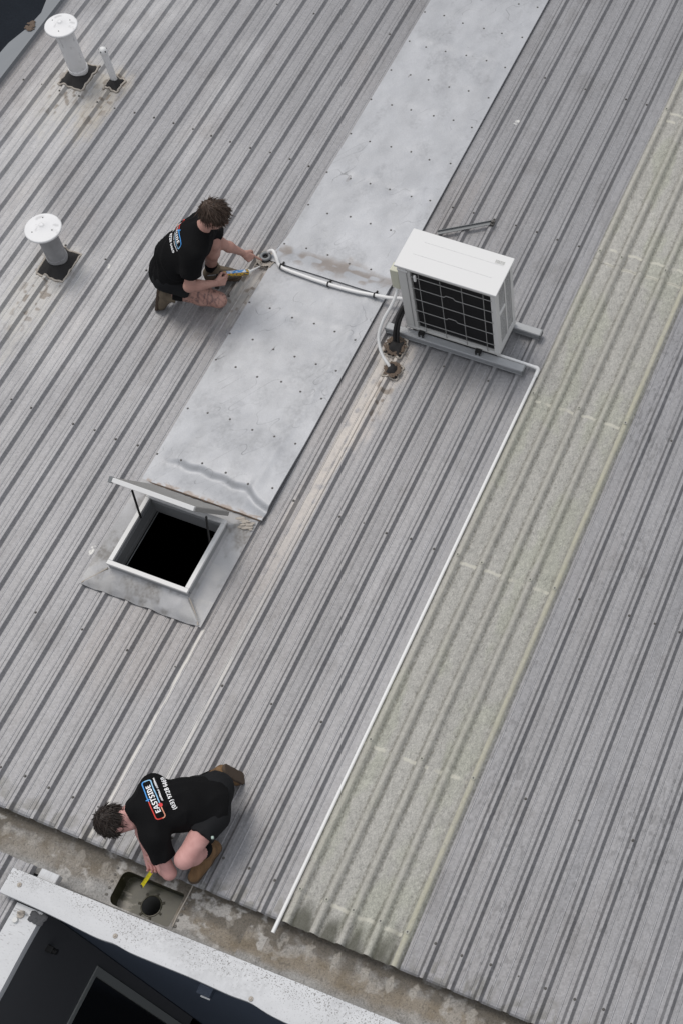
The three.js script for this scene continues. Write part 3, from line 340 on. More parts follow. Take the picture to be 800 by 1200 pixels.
{ const t = thing('vent_pipe', 'thin white plastic vent pipe beside the tall capped vent', 'vent pipe'); const x = -4.735, z = -5.885; boot(t, x + 0.005, z + 0.025, 0.13, 0.15, 0.03); mesh('pipe', cyl(0.03, 0.03, 0.33, x, 0.0, z, 20), M.vent, t); const pf = [[0.031, 0.32], [0.036, 0.325], [0.036, 0.355], [0.028, 0.375], [0.014, 0.386], [0.0001, 0.388]].map(a => new THREE.Vector2(...a)); mesh('cap', new THREE.LatheGeometry(pf, 20).translate(x, 0, z), M.pvc, t); const sl = []; for (let i = 0; i < 5; i++) { const a = i / 5 * 6.283 + 0.4; sl.push(box(0.008, 0.014, 0.01).rotateY(-a).translate(x + Math.cos(a) * 0.032, 0.36, z + Math.sin(a) * 0.032)); } stuff(mesh('cap_slots', sl, M.black, t)); }

// ------------------------------------------------------------------ air conditioner and its mounting
function rail(x0, x1, zf, label) { const t = thing('mounting_rail', label, 'mounting rail', 'rails under the air conditioner'); const w = 0.075, h = 0.055; const s = new THREE.Shape(); for (const [i, [a, b]] of [[0, 0.002], [0.012, 0.002], [0.012, 0.02], [0.004, 0.026], [0.004, h - 0.006], [0.01, h], [w - 0.01, h], [w - 0.004, h - 0.006], [w - 0.004, 0.026], [w - 0.012, 0.02], [w - 0.012, 0.002], [w, 0.002], [w, 0.0], [0, 0.0]].entries()) i ? s.lineTo(a, b) : s.moveTo(a, b); s.closePath();
  const g = new THREE.ExtrudeGeometry(s, { depth: x1 - x0, bevelEnabled: false }).rotateY(Math.PI / 2).translate(x0, 0.002, zf); mesh('channel', g, M.galv, t); mesh('end_cap', box(0.012, h - 0.006, w - 0.012, x1 + 0.003, h / 2 + 0.004, zf - w / 2), M.galvDark, t); mesh('end_cap', box(0.012, h - 0.006, w - 0.012, x0 - 0.003, h / 2 + 0.004, zf - w / 2), M.galvDark, t); return t; }
rail(-1.318, -0.15, -4.235, 'galvanised mounting rail along the grille face of the air conditioner');
rail(-1.318, -0.15, -4.60, 'galvanised mounting rail under the solid face of the air conditioner');
{ const ac = thing('air_conditioner', 'white outdoor air conditioner unit with black wire-guarded coil on rails', 'air conditioner');
  const x0 = -1.16, x1 = -0.362, zf = -4.30, zb = -4.645, y0 = 0.075, y1 = 0.855;
  const W = x1 - x0, Dp = zf - zb, cx = (x0 + x1) / 2, cz = (zf + zb) / 2;
  const f0 = mesh('foot', box(0.045, 0.016, 0.42, x0 + 0.14, 0.067, cz), M.galv, ac), f1 = mesh('foot', box(0.045, 0.016, 0.42, x1 - 0.17, 0.067, cz), M.galv, ac);
  for (const fx of [x0 + 0.14, x1 - 0.17]) mesh('bracket', [box(0.05, 0.02, 0.03, fx, 0.085, zf + 0.02), box(0.012, 0.04, 0.02, fx - 0.015, 0.075, zf + 0.035), box(0.012, 0.04, 0.02, fx + 0.015, 0.075, zf + 0.035)], M.black, ac);
  mesh('base_tray', box(W, 0.03, Dp, cx, y0 + 0.015, cz, 0.004), M.offwhite, ac);
  mesh('top_panel', [box(W + 0.03, 0.022, Dp + 0.03, cx, y1 + 0.011, cz, 0.006), box(W * 0.8, 0.003, 0.004, cx, y1 + 0.0225, cz + 0.04), box(W * 0.8, 0.003, 0.004, cx + 0.04, y1 + 0.0225, cz - 0.09)], M.white, ac);
  { const pl = document.createElement('canvas'); pl.width = 64; pl.height = 24; const c = pl.getContext('2d'); c.fillStyle = '#c9c9c6'; c.fillRect(0, 0, 64, 24); c.fillStyle = '#8d8d8b'; for (let r = 0; r < 3; r++) for (let i = 0; i < 15; i++) if (hsh(i, r, 6) > 0.25) c.fillRect(3 + i * 4, 4 + r * 6, 3, 3); const tx = new THREE.CanvasTexture(pl); tx.colorSpace = THREE.SRGBColorSpace; mesh('rating_plate', new THREE.PlaneGeometry(0.075, 0.032).rotateX(-Math.PI / 2).translate(x1 - 0.075, y1 + 0.0232, zb + 0.06), new THREE.MeshStandardMaterial({ map: tx, roughness: 0.6 }), ac); }
  const midY = (y0 + 0.03 + y1) / 2, Hh = y1 - y0 - 0.03;
  mesh('back_panel', box(W - 0.01, Hh, 0.012, cx, midY, zb + 0.006), M.white, ac);
  mesh('service_panel', box(0.105, Hh, Dp - 0.02, x0 + 0.0525, midY, cz + 0.008, 0.006), M.offwhite, ac); mesh('panel_seam', box(0.004, Hh - 0.02, 0.006, x0 + 0.075, midY, zf - 0.0), M.wire, ac); mesh('panel_lip', box(0.085, 0.02, 0.012, x0 + 0.045, y1 - 0.035, zf + 0.002, 0.004), M.white, ac);
  mesh('coil', box(W - 0.11 - 0.04, Hh - 0.03, 0.03, x0 + 0.11 + (W - 0.15) / 2, midY - 0.01, zf - 0.045), M.coil, ac);
  const fins = []; for (let i = 0; i < 90; i++) fins.push(box(0.0025, Hh - 0.04, 0.012, x0 + 0.115 + i / 89 * (W - 0.165), midY - 0.01, zf - 0.026)); mesh('coil_fins', fins, M.coil, ac);
  mesh('corner_post', box(0.042, Hh, 0.04, x1 - 0.021, midY, zf - 0.02, 0.006), M.white, ac); mesh('corner_post', box(0.03, Hh, 0.03, x1 - 0.015, midY, zb + 0.028, 0.006), M.white, ac); mesh('header', box(W - 0.15, 0.03, 0.03, x0 + 0.11 + (W - 0.15) / 2, y1 - 0.016, zf - 0.018), M.offwhite, ac);
  // wire guard
  const gx0 = x0 + 0.115, gx1 = x1 - 0.04, gz = zf + 0.006;
  const hy = [0.14, 0.285, 0.43, 0.57, 0.705]; hy.forEach((y, i) => { const pts = [[gx0 - 0.01, y0 + y, gz]]; if (i === 1 || i === 3) { const q = cx + 0.02; pts.push([q - 0.06, y0 + y, gz], [q - 0.045, y0 + y + 0.001, gz], [q - 0.03, y0 + y + 0.022, gz], [q + 0.03, y0 + y + 0.022, gz], [q + 0.045, y0 + y + 0.001, gz], [q + 0.06, y0 + y, gz]); } pts.push([gx1 + 0.01, y0 + y, gz]); const gs = []; for (let q = 0; q + 1 < pts.length; q++) gs.push(rod(V(...pts[q]), V(...pts[q + 1]), 0.0034, 6)); mesh('guard_wire', gs, M.wire, ac); });
  for (let i = 0; i < 4; i++) { const x = gx0 + 0.06 + i * 0.175; mesh('guard_wire', tube([[x, y0 + 0.02, gz - 0.004], [x, y0 + 0.3, gz - 0.003], [x, y1 - 0.03, gz - 0.004]], 0.0034, 20, 6), M.wire, ac); }
  mesh('sensor_clip', new RoundedBoxGeometry(0.022, 0.07, 0.022, 2, 0.009).translate(gx0 + 0.03, y1 - 0.085, zf + 0.004), M.pvc, ac);
  // louvred side panel
  const sp = []; const sx = x1 - 0.004; sp.push(box(0.006, Hh, 0.022, sx, midY, zf - 0.05), box(0.006, Hh, 0.02, sx, midY, cz - 0.01), box(0.006, Hh, 0.02, sx, midY, zb + 0.045), box(0.006, 0.05, Dp - 0.06, sx - 0.0005, y0 + 0.055, cz), box(0.006, 0.04, Dp - 0.06, sx - 0.0005, y1 - 0.02, cz)); mesh('side_panel', sp, M.white, ac);
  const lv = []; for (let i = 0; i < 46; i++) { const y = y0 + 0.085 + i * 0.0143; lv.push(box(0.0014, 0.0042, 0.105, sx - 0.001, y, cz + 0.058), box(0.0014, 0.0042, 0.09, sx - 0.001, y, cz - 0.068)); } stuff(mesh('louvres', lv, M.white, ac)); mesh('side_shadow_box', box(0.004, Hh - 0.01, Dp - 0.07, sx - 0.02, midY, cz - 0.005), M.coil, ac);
  mesh('handle', box(0.012, 0.03, 0.105, sx + 0.002, y0 + 0.47, cz + 0.062, 0.004), M.white, ac); }
{ const t = thing('isolator_box', 'small cream electrical isolator box on the side of the air conditioner', 'electrical box'); mesh('box_body', new RoundedBoxGeometry(0.07, 0.22, 0.085, 2, 0.008).translate(-1.203, 0.64, -4.36), M.cream, t); mesh('box_lid', new RoundedBoxGeometry(0.02, 0.17, 0.07, 2, 0.006).translate(-1.233, 0.65, -4.36), M.cream, t); mesh('switch', box(0.02, 0.03, 0.014, -1.25, 0.65, -4.36, 0.003), M.offwhite, t); }
{ const t = thing('support_strap', 'grey angle strap lying on the ribs behind the air conditioner', 'strap'); mesh('strap_bar', bar(V(-1.33, 0.014, -5.30), V(-0.94, 0.014, -5.565), 0.032, 0.006), M.galvDark, t); mesh('strap_flange', bar(V(-1.337, 0.022, -5.312), V(-0.947, 0.022, -5.577), 0.004, 0.022), M.galvDark, t); mesh('bolt', cyl(0.014, 0.012, 0.022, -0.945, 0.017, -5.56, 6), M.screw, t); mesh('clip', box(0.03, 0.02, 0.05, -0.945, 0.01, -5.56), M.screw, t); }

// pipes, hoses, cables
{ const t = thing('drain_pipe', 'long thin white plastic drain pipe running from the air conditioner to the gutter', 'pipe'); const y = -RH + 0.016, r = 0.0135, x = -0.053;
  mesh('pipe_run', rod(V(x, y, -4.30), V(x, y - 0.004, 0.31), r, 14), M.pvc, t);
  mesh('elbow', tube([[x - 0.03, 0.006, -4.345], [x - 0.008, 0.004, -4.342], [x, -0.003, -4.33], [x, y, -4.30], [x, y, -4.27]], r + 0.003, 24, 12), M.pvc, t); mesh('pipe_branch', rod(V(-0.40, 0.030, -4.335), V(x - 0.02, 0.007, -4.345), r, 14), M.pvc, t); }
const hose = (label, pts, r, clips) => { const t = thing('conduit', label, 'conduit'); const m = mesh('hose', tube(pts, r, 90, 12), M.pvc, t); for (const [x, y, z] of clips || []) mesh('clip', [new THREE.TorusGeometry(r + 0.003, 0.006, 8, 16).rotateY(Math.PI / 2 + 0.15).translate(x, y, z), box(0.02, 0.006, 0.05, x, y - r, z - 0.02), new THREE.CylinderGeometry(0.008, 0.01, 0.008, 6).translate(x + 0.008, y + 0.002, z - 0.042)], M.black, t); return t; };
hose('white flexible conduit clipped across the cover flashing', [[-2.545, -0.02, -4.60], [-2.535, 0.055, -4.60], [-2.49, 0.088, -4.60], [-2.44, 0.07, -4.555], [-2.40, 0.04, -4.515], [-2.15, 0.034, -4.49], [-1.94, 0.034, -4.487], [-1.72, 0.034, -4.495], [-1.53, 0.042, -4.515], [-1.40, 0.07, -4.515], [-1.28, 0.17, -4.475], [-1.165, 0.25, -4.44]], 0.015, [[-2.385, 0.038, -4.513], [-1.945, 0.034, -4.487], [-1.545, 0.041, -4.513]]);
hose('white flexible conduit looping from the isolator box into a rubber boot', [[-1.205, 0.55, -4.36], [-1.205, 0.51, -4.345], [-1.22, 0.42, -4.26], [-1.275, 0.28, -4.15], [-1.285, 0.17, -4.065], [-1.23, 0.08, -3.985], [-1.165, 0.03, -3.945], [-1.125, -0.02, -3.93]], 0.013);
{ const t = thing('refrigerant_pipes', 'pair of black insulated refrigerant pipes entering the roof beside the air conditioner', 'pipe'); mesh('insulated_pipe', tube([[-1.155, 0.29, -4.36], [-1.185, 0.27, -4.335], [-1.215, 0.18, -4.27], [-1.222, 0.09, -4.215], [-1.215, -0.02, -4.165]], 0.015, 40, 10), M.rubber, t); mesh('insulated_pipe', tube([[-1.155, 0.25, -4.37], [-1.175, 0.24, -4.33], [-1.193, 0.16, -4.255], [-1.192, 0.08, -4.205], [-1.182, -0.02, -4.16]], 0.012, 40, 10), M.rubber, t); }
const dektite = (label, x, z, w, d, m) => { const t = thing('pipe_boot', label, 'pipe boot'); boot(t, x, z, w, d, 0.035); const ls = []; for (let i = 0; i < 170; i++) { const a = rnd() * 6.283, q = 0.36 + 0.22 * rnd(); ls.push(new THREE.IcosahedronGeometry(0.003 + 0.005 * rnd(), 0).scale(1.8, 0.6, 1.3).translate(x + Math.cos(a) * w * q, 0.012, z + Math.sin(a) * d * q)); } mesh('sealant_smear', ls, m || M.rusty, t); return t; };
dektite('dirty square rubber boot round the black refrigerant pipes', -1.195, -4.135, 0.15, 0.16);
dektite('rusty brown rubber boot at the foot of the looping conduit', -1.122, -3.925, 0.115, 0.125);
{ const t = dektite('round rubber boot being sealed beside the edge of the cover flashing', -2.548, -4.555, 0.13, 0.13, M.silicone); mesh('sleeve', new THREE.TorusGeometry(0.036, 0.014, 10, 24).rotateX(Math.PI / 2).translate(-2.548, 0.038, -4.56), M.galvDark, t); }
// ------------------------------------------------------------------ people: fields of tapered bones meshed as one surface
const smin = (a, b, k) => { const h = Math.max(k - Math.abs(a - b), 0) / k; return Math.min(a, b) - h * h * k * 0.25; };
const bone = (a, b, ra, rb) => { const ax = a.x, ay = a.y, az = a.z, dx = b.x - ax, dy = b.y - ay, dz = b.z - az, L = dx * dx + dy * dy + dz * dz || 1e-9; return (x, y, z) => { const px = x - ax, py = y - ay, pz = z - az; const t = clamp((px * dx + py * dy + pz * dz) / L, 0, 1); const qx = px - dx * t, qy = py - dy * t, qz = pz - dz * t; return Math.sqrt(qx * qx + qy * qy + qz * qz) - (ra + (rb - ra) * t); }; };
const blob = (c, X, Y, Z, rx, ry, rz) => (x, y, z) => { const px = x - c.x, py = y - c.y, pz = z - c.z; const a = (px * X.x + py * X.y + pz * X.z) / rx, b = (px * Y.x + py * Y.y + pz * Y.z) / ry, d = (px * Z.x + py * Z.y + pz * Z.z) / rz; const q = Math.sqrt(a * a + b * b + d * d); return (q - 1) * Math.min(rx, ry, rz) * 0.9; };
const union = (fs, k) => (x, y, z) => { let d = 9; for (const f of fs) d = smin(d, f(x, y, z), k); return d; };
const half = (p, n) => { const c = p.dot(n); return (x, y, z) => x * n.x + y * n.y + z * n.z - c; };
const inter = (a, b) => (x, y, z) => Math.max(a(x, y, z), b(x, y, z));
function nets(f, lo, hi, cell, colour) {              // naive surface nets
  const nx = Math.ceil((hi.x - lo.x) / cell) + 1, ny = Math.ceil((hi.y - lo.y) / cell) + 1, nz = Math.ceil((hi.z - lo.z) / cell) + 1, D = new Float32Array(nx * ny * nz), I = new Int32Array(nx * ny * nz).fill(-1);
  for (let k = 0, q = 0; k < nz; k++) for (let j = 0; j < ny; j++) for (let i = 0; i < nx; i++, q++) D[q] = f(lo.x + i * cell, lo.y + j * cell, lo.z + k * cell);
  const S = [1, nx, nx * ny], pos = [], nor = [], col = [], id = [], C = new THREE.Color();
  const E = [[0, 1], [0, 2], [0, 4], [1, 3], [1, 5], [2, 3], [2, 6], [3, 7], [4, 5], [4, 6], [5, 7], [6, 7]];
  for (let k = 0; k < nz - 1; k++) for (let j = 0; j < ny - 1; j++) for (let i = 0; i < nx - 1; i++) { const q = i + j * nx + k * nx * ny; const d = []; let m = 0; for (let c = 0; c < 8; c++) { d[c] = D[q + (c & 1) + ((c >> 1) & 1) * S[1] + ((c >> 2) & 1) * S[2]]; if (d[c] < 0) m |= 1 << c; } if (m === 0 || m === 255) continue;
    let x = 0, y = 0, z = 0, n = 0; for (const [a, b] of E) if ((d[a] < 0) !== (d[b] < 0)) { const t = d[a] / (d[a] - d[b]); x += mix(a & 1, b & 1, t); y += mix((a >> 1) & 1, (b >> 1) & 1, t); z += mix((a >> 2) & 1, (b >> 2) & 1, t); n++; }
    const X = lo.x + (i + x / n) * cell, Y = lo.y + (j + y / n) * cell, Z = lo.z + (k + z / n) * cell, e = cell * 0.6; I[q] = pos.length / 3; pos.push(X, Y, Z);
    const gx = f(X + e, Y, Z) - f(X - e, Y, Z), gy = f(X, Y + e, Z) - f(X, Y - e, Z), gz = f(X, Y, Z + e) - f(X, Y, Z - e), l = Math.hypot(gx, gy, gz) || 1; nor.push(gx / l, gy / l, gz / l); if (colour) { colour(X, Y, Z, C, gx / l, gy / l, gz / l); col.push(C.r, C.g, C.b); } }
  const quad = (a, b, c, d, flip) => { if (a < 0 || b < 0 || c < 0 || d < 0) return; flip ? id.push(a, c, b, a, d, c) : id.push(a, b, c, a, c, d); };
  for (let k = 1; k < nz - 1; k++) for (let j = 1; j < ny - 1; j++) for (let i = 1; i < nx - 1; i++) { const q = i + j * nx + k * nx * ny, s = D[q] < 0; if (s !== D[q + 1] < 0) quad(I[q], I[q - S[1]], I[q - S[1] - S[2]], I[q - S[2]], s === false); if (s !== D[q + S[1]] < 0) quad(I[q], I[q - S[2]], I[q - 1 - S[2]], I[q - 1], s === false); if (s !== D[q + S[2]] < 0) quad(I[q], I[q - 1], I[q - 1 - S[1]], I[q - S[1]], s === false); }
  const g = new THREE.BufferGeometry(); g.setAttribute('position', new THREE.Float32BufferAttribute(pos, 3)); g.setAttribute('normal', new THREE.Float32BufferAttribute(nor, 3)); if (colour) g.setAttribute('color', new THREE.Float32BufferAttribute(col, 3)); g.setIndex(id);
  g.setAttribute('uv', new THREE.Float32BufferAttribute(new Float32Array(pos.length / 3 * 2).map((_, i) => { const v = (i >> 1) * 3; return i & 1 ? (pos[v + 1] + pos[v + 2]) * 4 : (pos[v] - pos[v + 2] * 0.3) * 4; }), 2)); return g; }
const bounds = (pts, m) => { const lo = V(9, 9, 9).multiplyScalar(9), hi = lo.clone().negate(); for (const p of pts) { lo.min(p); hi.max(p); } return [lo.subScalar(m), hi.addScalar(m)]; };
const lerpV = (a, b, t) => a.clone().lerp(b, t);
const ortho = (u, n) => { const U = u.clone().normalize(), N = n.clone().addScaledVector(U, -n.dot(U)).normalize(), S = U.clone().cross(N).normalize(); return { U, N, S }; };
// a hand: wrist, direction of the knuckles, palm normal (the way the fingers curl), side +1 / -1 for the thumb, curl per finger
function handField(w, dir, palm, thumb, curls, k = 1) {
  const D = dir.clone().normalize(), Pn = palm.clone().addScaledVector(D, -palm.dot(D)).normalize(), T = D.clone().cross(Pn).multiplyScalar(thumb); const fs = [], pts = [w.clone()]; const L = [[0.043, 0.026, 0.021], [0.047, 0.03, 0.022], [0.044, 0.028, 0.021], [0.035, 0.021, 0.019]], kn = [];
  for (let i = 0; i < 4; i++) { const off = [0.03, 0.010, -0.010, -0.029][i] * k, kp = w.clone().addScaledVector(D, [0.088, 0.092, 0.088, 0.08][i] * k).addScaledVector(T, off); kn.push(kp); fs.push(bone(w.clone().addScaledVector(T, off * 0.55).addScaledVector(D, 0.008), kp, 0.0135 * k, 0.0118 * k)); let p = kp, a = 0; for (let s = 0; s < 3; s++) { a += curls[i] * [0.75, 1, 0.7][s]; const q = p.clone().addScaledVector(D, Math.cos(a) * L[i][s] * k).addScaledVector(Pn, Math.sin(a) * L[i][s] * k).addScaledVector(T, off * 0.06); fs.push(bone(p, q, (0.0098 - 0.0008 * s) * k, (0.0092 - 0.001 * s) * k)); pts.push(q); p = q; } }
  const palmF = union(fs.filter((_, i) => i % 4 === 0).concat([bone(lerpV(w, kn[1], 0.45), lerpV(w, kn[2], 0.5), 0.017 * k, 0.017 * k)]), 0.016);
  const t0 = w.clone().addScaledVector(D, 0.022 * k).addScaledVector(T, 0.022 * k), t1 = t0.clone().addScaledVector(D, 0.032 * k).addScaledVector(T, 0.024 * k).addScaledVector(Pn, 0.014 * k), t2 = t1.clone().addScaledVector(D, 0.026 * k).addScaledVector(T, 0.002 * k).addScaledVector(Pn, 0.016 * k * (1 + curls[4])), t3 = t2.clone().addScaledVector(D, 0.018 * k).addScaledVector(T, -0.010 * k).addScaledVector(Pn, 0.012 * k * (1 + curls[4])); pts.push(t3);
  const fingers = fs.filter((_, i) => i % 4); const th = union([bone(t0, t1, 0.016 * k, 0.0125 * k), bone(t1, t2, 0.0118 * k, 0.0105 * k), bone(t2, t3, 0.0103 * k, 0.0088 * k)], 0.006);
  const f = (x, y, z) => { let d = palmF(x, y, z); for (const g of fingers) d = smin(d, g(x, y, z), 0.0045); return smin(d, th(x, y, z), 0.008); }; return { f, pts }; }
function headField(c, U, N, S) { const at = (s, u, n) => c.clone().addScaledVector(S, s).addScaledVector(U, u).addScaledVector(N, n);
  const b = (p, rs, ru, rn) => blob(p, S, U, N, rs, ru, rn); const base = union([b(at(0, 0.025, -0.012), 0.077, 0.098, 0.097), b(at(0, -0.045, 0.028), 0.062, 0.078, 0.07), bone(at(-0.03, -0.09, 0.035), at(0.03, -0.09, 0.035), 0.028, 0.028), bone(at(-0.012, -0.108, 0.066), at(0.012, -0.108, 0.066), 0.02, 0.02)], 0.03);
  const brow = bone(at(-0.035, 0.012, 0.078), at(0.035, 0.012, 0.078), 0.012, 0.012), nose = bone(at(0, 0.004, 0.09), at(0, -0.034, 0.112), 0.009, 0.015), al = bone(at(-0.014, -0.038, 0.098), at(0.014, -0.038, 0.098), 0.010, 0.010), lip = bone(at(-0.02, -0.068, 0.084), at(0.02, -0.068, 0.084), 0.010, 0.010);
  const eye = [at(-0.032, -0.006, 0.090), at(0.032, -0.006, 0.090)].map(p => bone(p, p, 0.016, 0.016)); const ball = [at(-0.032, -0.006, 0.073), at(0.032, -0.006, 0.073)].map(p => bone(p, p, 0.0125, 0.0125)); const ear = [-1, 1].map(s => b(at(0.077 * s, -0.018, -0.012), 0.012, 0.033, 0.021)), pit = [-1, 1].map(s => b(at(0.09 * s, -0.016, -0.008), 0.009, 0.018, 0.011));
  return (x, y, z) => { let d = base(x, y, z); d = smin(d, brow(x, y, z), 0.018); for (const e of eye) { const q = -e(x, y, z); d = -smin(-d, -q, 0.012); } d = smin(d, nose(x, y, z), 0.012); d = smin(d, al(x, y, z), 0.008); d = smin(d, lip(x, y, z), 0.010); for (const e of ball) d = Math.min(d, e(x, y, z)); for (let i = 0; i < 2; i++) { let e = ear[i](x, y, z); e = Math.max(e, -pit[i](x, y, z)); d = smin(d, e, 0.008); } return d; }; }
M.skin = new THREE.MeshPhysicalMaterial({ vertexColors: true, roughness: 0.55, sheen: 0.15, bumpMap: fineBump, bumpScale: 0.0006 });
M.hair = new THREE.MeshStandardMaterial({ vertexColors: true, roughness: 0.5 });
const cloth = greyTex(256, 256, (u, v) => 0.5 + 0.25 * Math.sin(u * 256 * 1.57) * Math.sin(v * 256 * 1.57) + 0.25 * vn(u * 30, v * 30, 7)); cloth.repeat.set(3, 3);
const cl = (r, g, b, o) => { const m = new THREE.MeshPhysicalMaterial({ roughness: 0.9, specularIntensity: 0.35, ...o }); m.color.setRGB(r, g, b); return m; };
M.shirt = cl(0.0058, 0.0058, 0.0064, { bumpMap: cloth, bumpScale: 0.0012 }); M.shorts = cl(0.016, 0.0165, 0.018, { bumpMap: cloth, bumpScale: 0.0016 }); M.sock = cl(0.008, 0.008, 0.009, { bumpMap: cloth, bumpScale: 0.002 });
M.leather = new THREE.MeshStandardMaterial({ roughness: 0.75, bumpMap: fineBump, bumpScale: 0.002, map: colourTex(128, 128, (u, v, o) => { const g = 0.6 + 0.9 * fbm(u * 8, v * 8, 301); o[0] = 0.20 * g; o[1] = 0.115 * g; o[2] = 0.052 * g; }) }); M.leatherDull = new THREE.MeshStandardMaterial({ roughness: 0.85, map: colourTex(128, 128, (u, v, o) => { const g = 0.6 + 0.8 * fbm(u * 8, v * 8, 302); o[0] = 0.145 * g; o[1] = 0.115 * g; o[2] = 0.08 * g; }) }); M.sole = mat(0.085, 0.06, 0.042, 0.9);

function person(J, label, o) {
  const t = thing('person', label, 'person', 'workers on the roof'); const H = ortho(J.headUp, J.headFace); const T = t;
  const skinC = o.skin, colour = (x, y, z, C, nx, ny, nz) => { const n = (fbm(x * 16 + y * 9, z * 16 - y * 7, 311) - 0.5) * 1.3 + (vn(x * 120 + y * 70, z * 120, 312) - 0.5) * 0.25, q = 1 + 0.3 * n; C.setRGB(skinC[0] * q, skinC[1] * (1 + 0.42 * n), skinC[2] * (1 + 0.42 * n)); if (o.tattoo) o.tattoo(x, y, z, C); };
  // --- body: one skin surface (torso core, limbs, neck), finer head and hands merged in
  const core = [bone(J.pelvis, J.belly, 0.08, 0.075), bone(J.belly, J.chest, 0.075, 0.075), bone(J.chest, J.neck, 0.07, 0.052), bone(J.neck, J.skull, 0.054, 0.050), bone(J.shR, J.shL, 0.042, 0.042), bone(J.hipR, J.hipL, 0.08, 0.08)];
  const limb = (a, b, c, r0, r1, r2, bulge) => [bone(a, b, r0, r1), bone(b, lerpV(b, c, 0.35), r1 * 0.98, bulge), bone(lerpV(b, c, 0.35), c, bulge, r2)];
  const armR = union(limb(J.shR, J.elR, J.wrR, 0.052, 0.041, 0.027, 0.042), 0.03), armL = union(limb(J.shL, J.elL, J.wrL, 0.052, 0.041, 0.027, 0.042), 0.03), legR = union(limb(J.hipR, J.knR, J.anR, 0.088, 0.058, 0.04, 0.058), 0.04), legL = union(limb(J.hipL, J.knL, J.anL, 0.088, 0.058, 0.04, 0.058), 0.04), trunk = union(core, 0.05);
  const body = (x, y, z) => { let d = trunk(x, y, z); d = smin(d, armR(x, y, z), 0.03); d = smin(d, armL(x, y, z), 0.03); d = smin(d, legR(x, y, z), 0.022); return smin(d, legL(x, y, z), 0.022); };
  const [lo, hi] = bounds(Object.values(J).filter(v => v.isVector3 && v !== J.headUp && v !== J.headFace && v !== J.back), 0.12); const parts = [nets(body, lo, hi, 0.0105, colour)];
  const hc = J.head, hf = headField(hc, H.U, H.N, H.S), neckF = union([hf, bone(lerpV(J.neck, J.skull, 0.4), J.skull, 0.051, 0.05)], 0.03); const [l2, h2] = bounds([hc], 0.165); const ec = hc.clone().addScaledVector(H.U, -0.068).addScaledVector(H.N, 0.09), ey = [-1, 1].map(s => hc.clone().addScaledVector(H.S, 0.032 * s).addScaledVector(H.U, -0.006).addScaledVector(H.N, 0.084));
  parts.push(nets(neckF, l2, h2, 0.0034, (x, y, z, C, a, b, c) => { colour(x, y, z, C, a, b, c); const p = V(x, y, z); if (p.distanceTo(ec) < 0.021) C.setRGB(skinC[0] * 0.8, skinC[1] * 0.55, skinC[2] * 0.55); for (const e of ey) { const d = p.distanceTo(e); if (d < 0.011) d < 0.005 ? C.setRGB(0.03, 0.025, 0.02) : C.setRGB(0.5, 0.48, 0.45); } const br = p.clone().sub(hc), bu = br.dot(H.U), bs = Math.abs(br.dot(H.S)), bn = br.dot(H.N); if (bn > 0.06 && bu > 0.008 && bu < 0.018 && bs > 0.012 && bs < 0.05) C.setRGB(0.05, 0.035, 0.025); }));
  for (const h of o.hands) { const hd = handField(...h), [a, b] = bounds(hd.pts, 0.035); parts.push(nets(hd.f, a, b, 0.0034, colour)); }
  const bm = mesh('body', mergeGeometries(parts), M.skin, T);
  // --- hair: a tousled cap and locks growing out of the crown
  const scalp = blob(hc.clone().addScaledVector(H.U, 0.03).addScaledVector(H.N, -0.016), H.S, H.U, H.N, 0.086, 0.105, 0.106); const line = (x, y, z) => { const p = V(x, y, z).sub(hc), u = p.dot(H.U), n = p.dot(H.N), s = Math.abs(p.dot(H.S)); return Math.max(n - 0.075 - 0.25 * (u - 0.04), -(u + 0.035) + 0.75 * (n + 0.0) * (n > -0.02 ? 1 : 0.5) + 0.012 * (s > 0.06 ? 1 : 0)); };
  const hairF = (x, y, z) => Math.max(scalp(x, y, z) + 0.012 * (vn((x + y) * 55, z * 55 + y * 20, 321) - 0.5) + 0.008 * (vn(x * 120, (z + y) * 120, 322) - 0.5), line(x, y, z)); const hairC = (x, y, z, C) => { const q = 0.55 + 0.9 * vn(x * 90 + y * 40, z * 90, 323); C.setRGB(o.hair[0] * q, o.hair[1] * q, o.hair[2] * q); };
  const hb = nets(hairF, hc.clone().subScalar(0.17), hc.clone().addScalar(0.17), 0.0045, hairC), lp = [], ln = [], lc = [], li = []; const whorl = hc.clone().addScaledVector(H.U, 0.11).addScaledVector(H.N, -0.07); let hs = o.seed; const hr = () => { hs = (hs * 1664525 + 1013904223) >>> 0; return hs / 4294967296; };
  const hp = hb.attributes.position, hn = hb.attributes.normal; for (let i = 0; i < 1500; i++) { const v = Math.floor(hr() * hp.count), p = V(hp.getX(v), hp.getY(v), hp.getZ(v)), n = V(hn.getX(v), hn.getY(v), hn.getZ(v)); if (scalp(p.x, p.y, p.z) < -0.02) continue; let d = p.clone().sub(whorl).addScaledVector(H.N, 0.03 + 0.05 * hr()).add(V(hr() - 0.5, hr() - 0.5, hr() - 0.5).multiplyScalar(0.05)); d.addScaledVector(n, -d.dot(n) * 0.92).normalize(); const L = (0.03 + 0.035 * hr()) * o.hairLen, w = 0.0018 + 0.0022 * hr(), side = d.clone().cross(n).normalize(), b0 = lp.length / 3, K = 4; const q = 0.6 + 0.8 * hr();
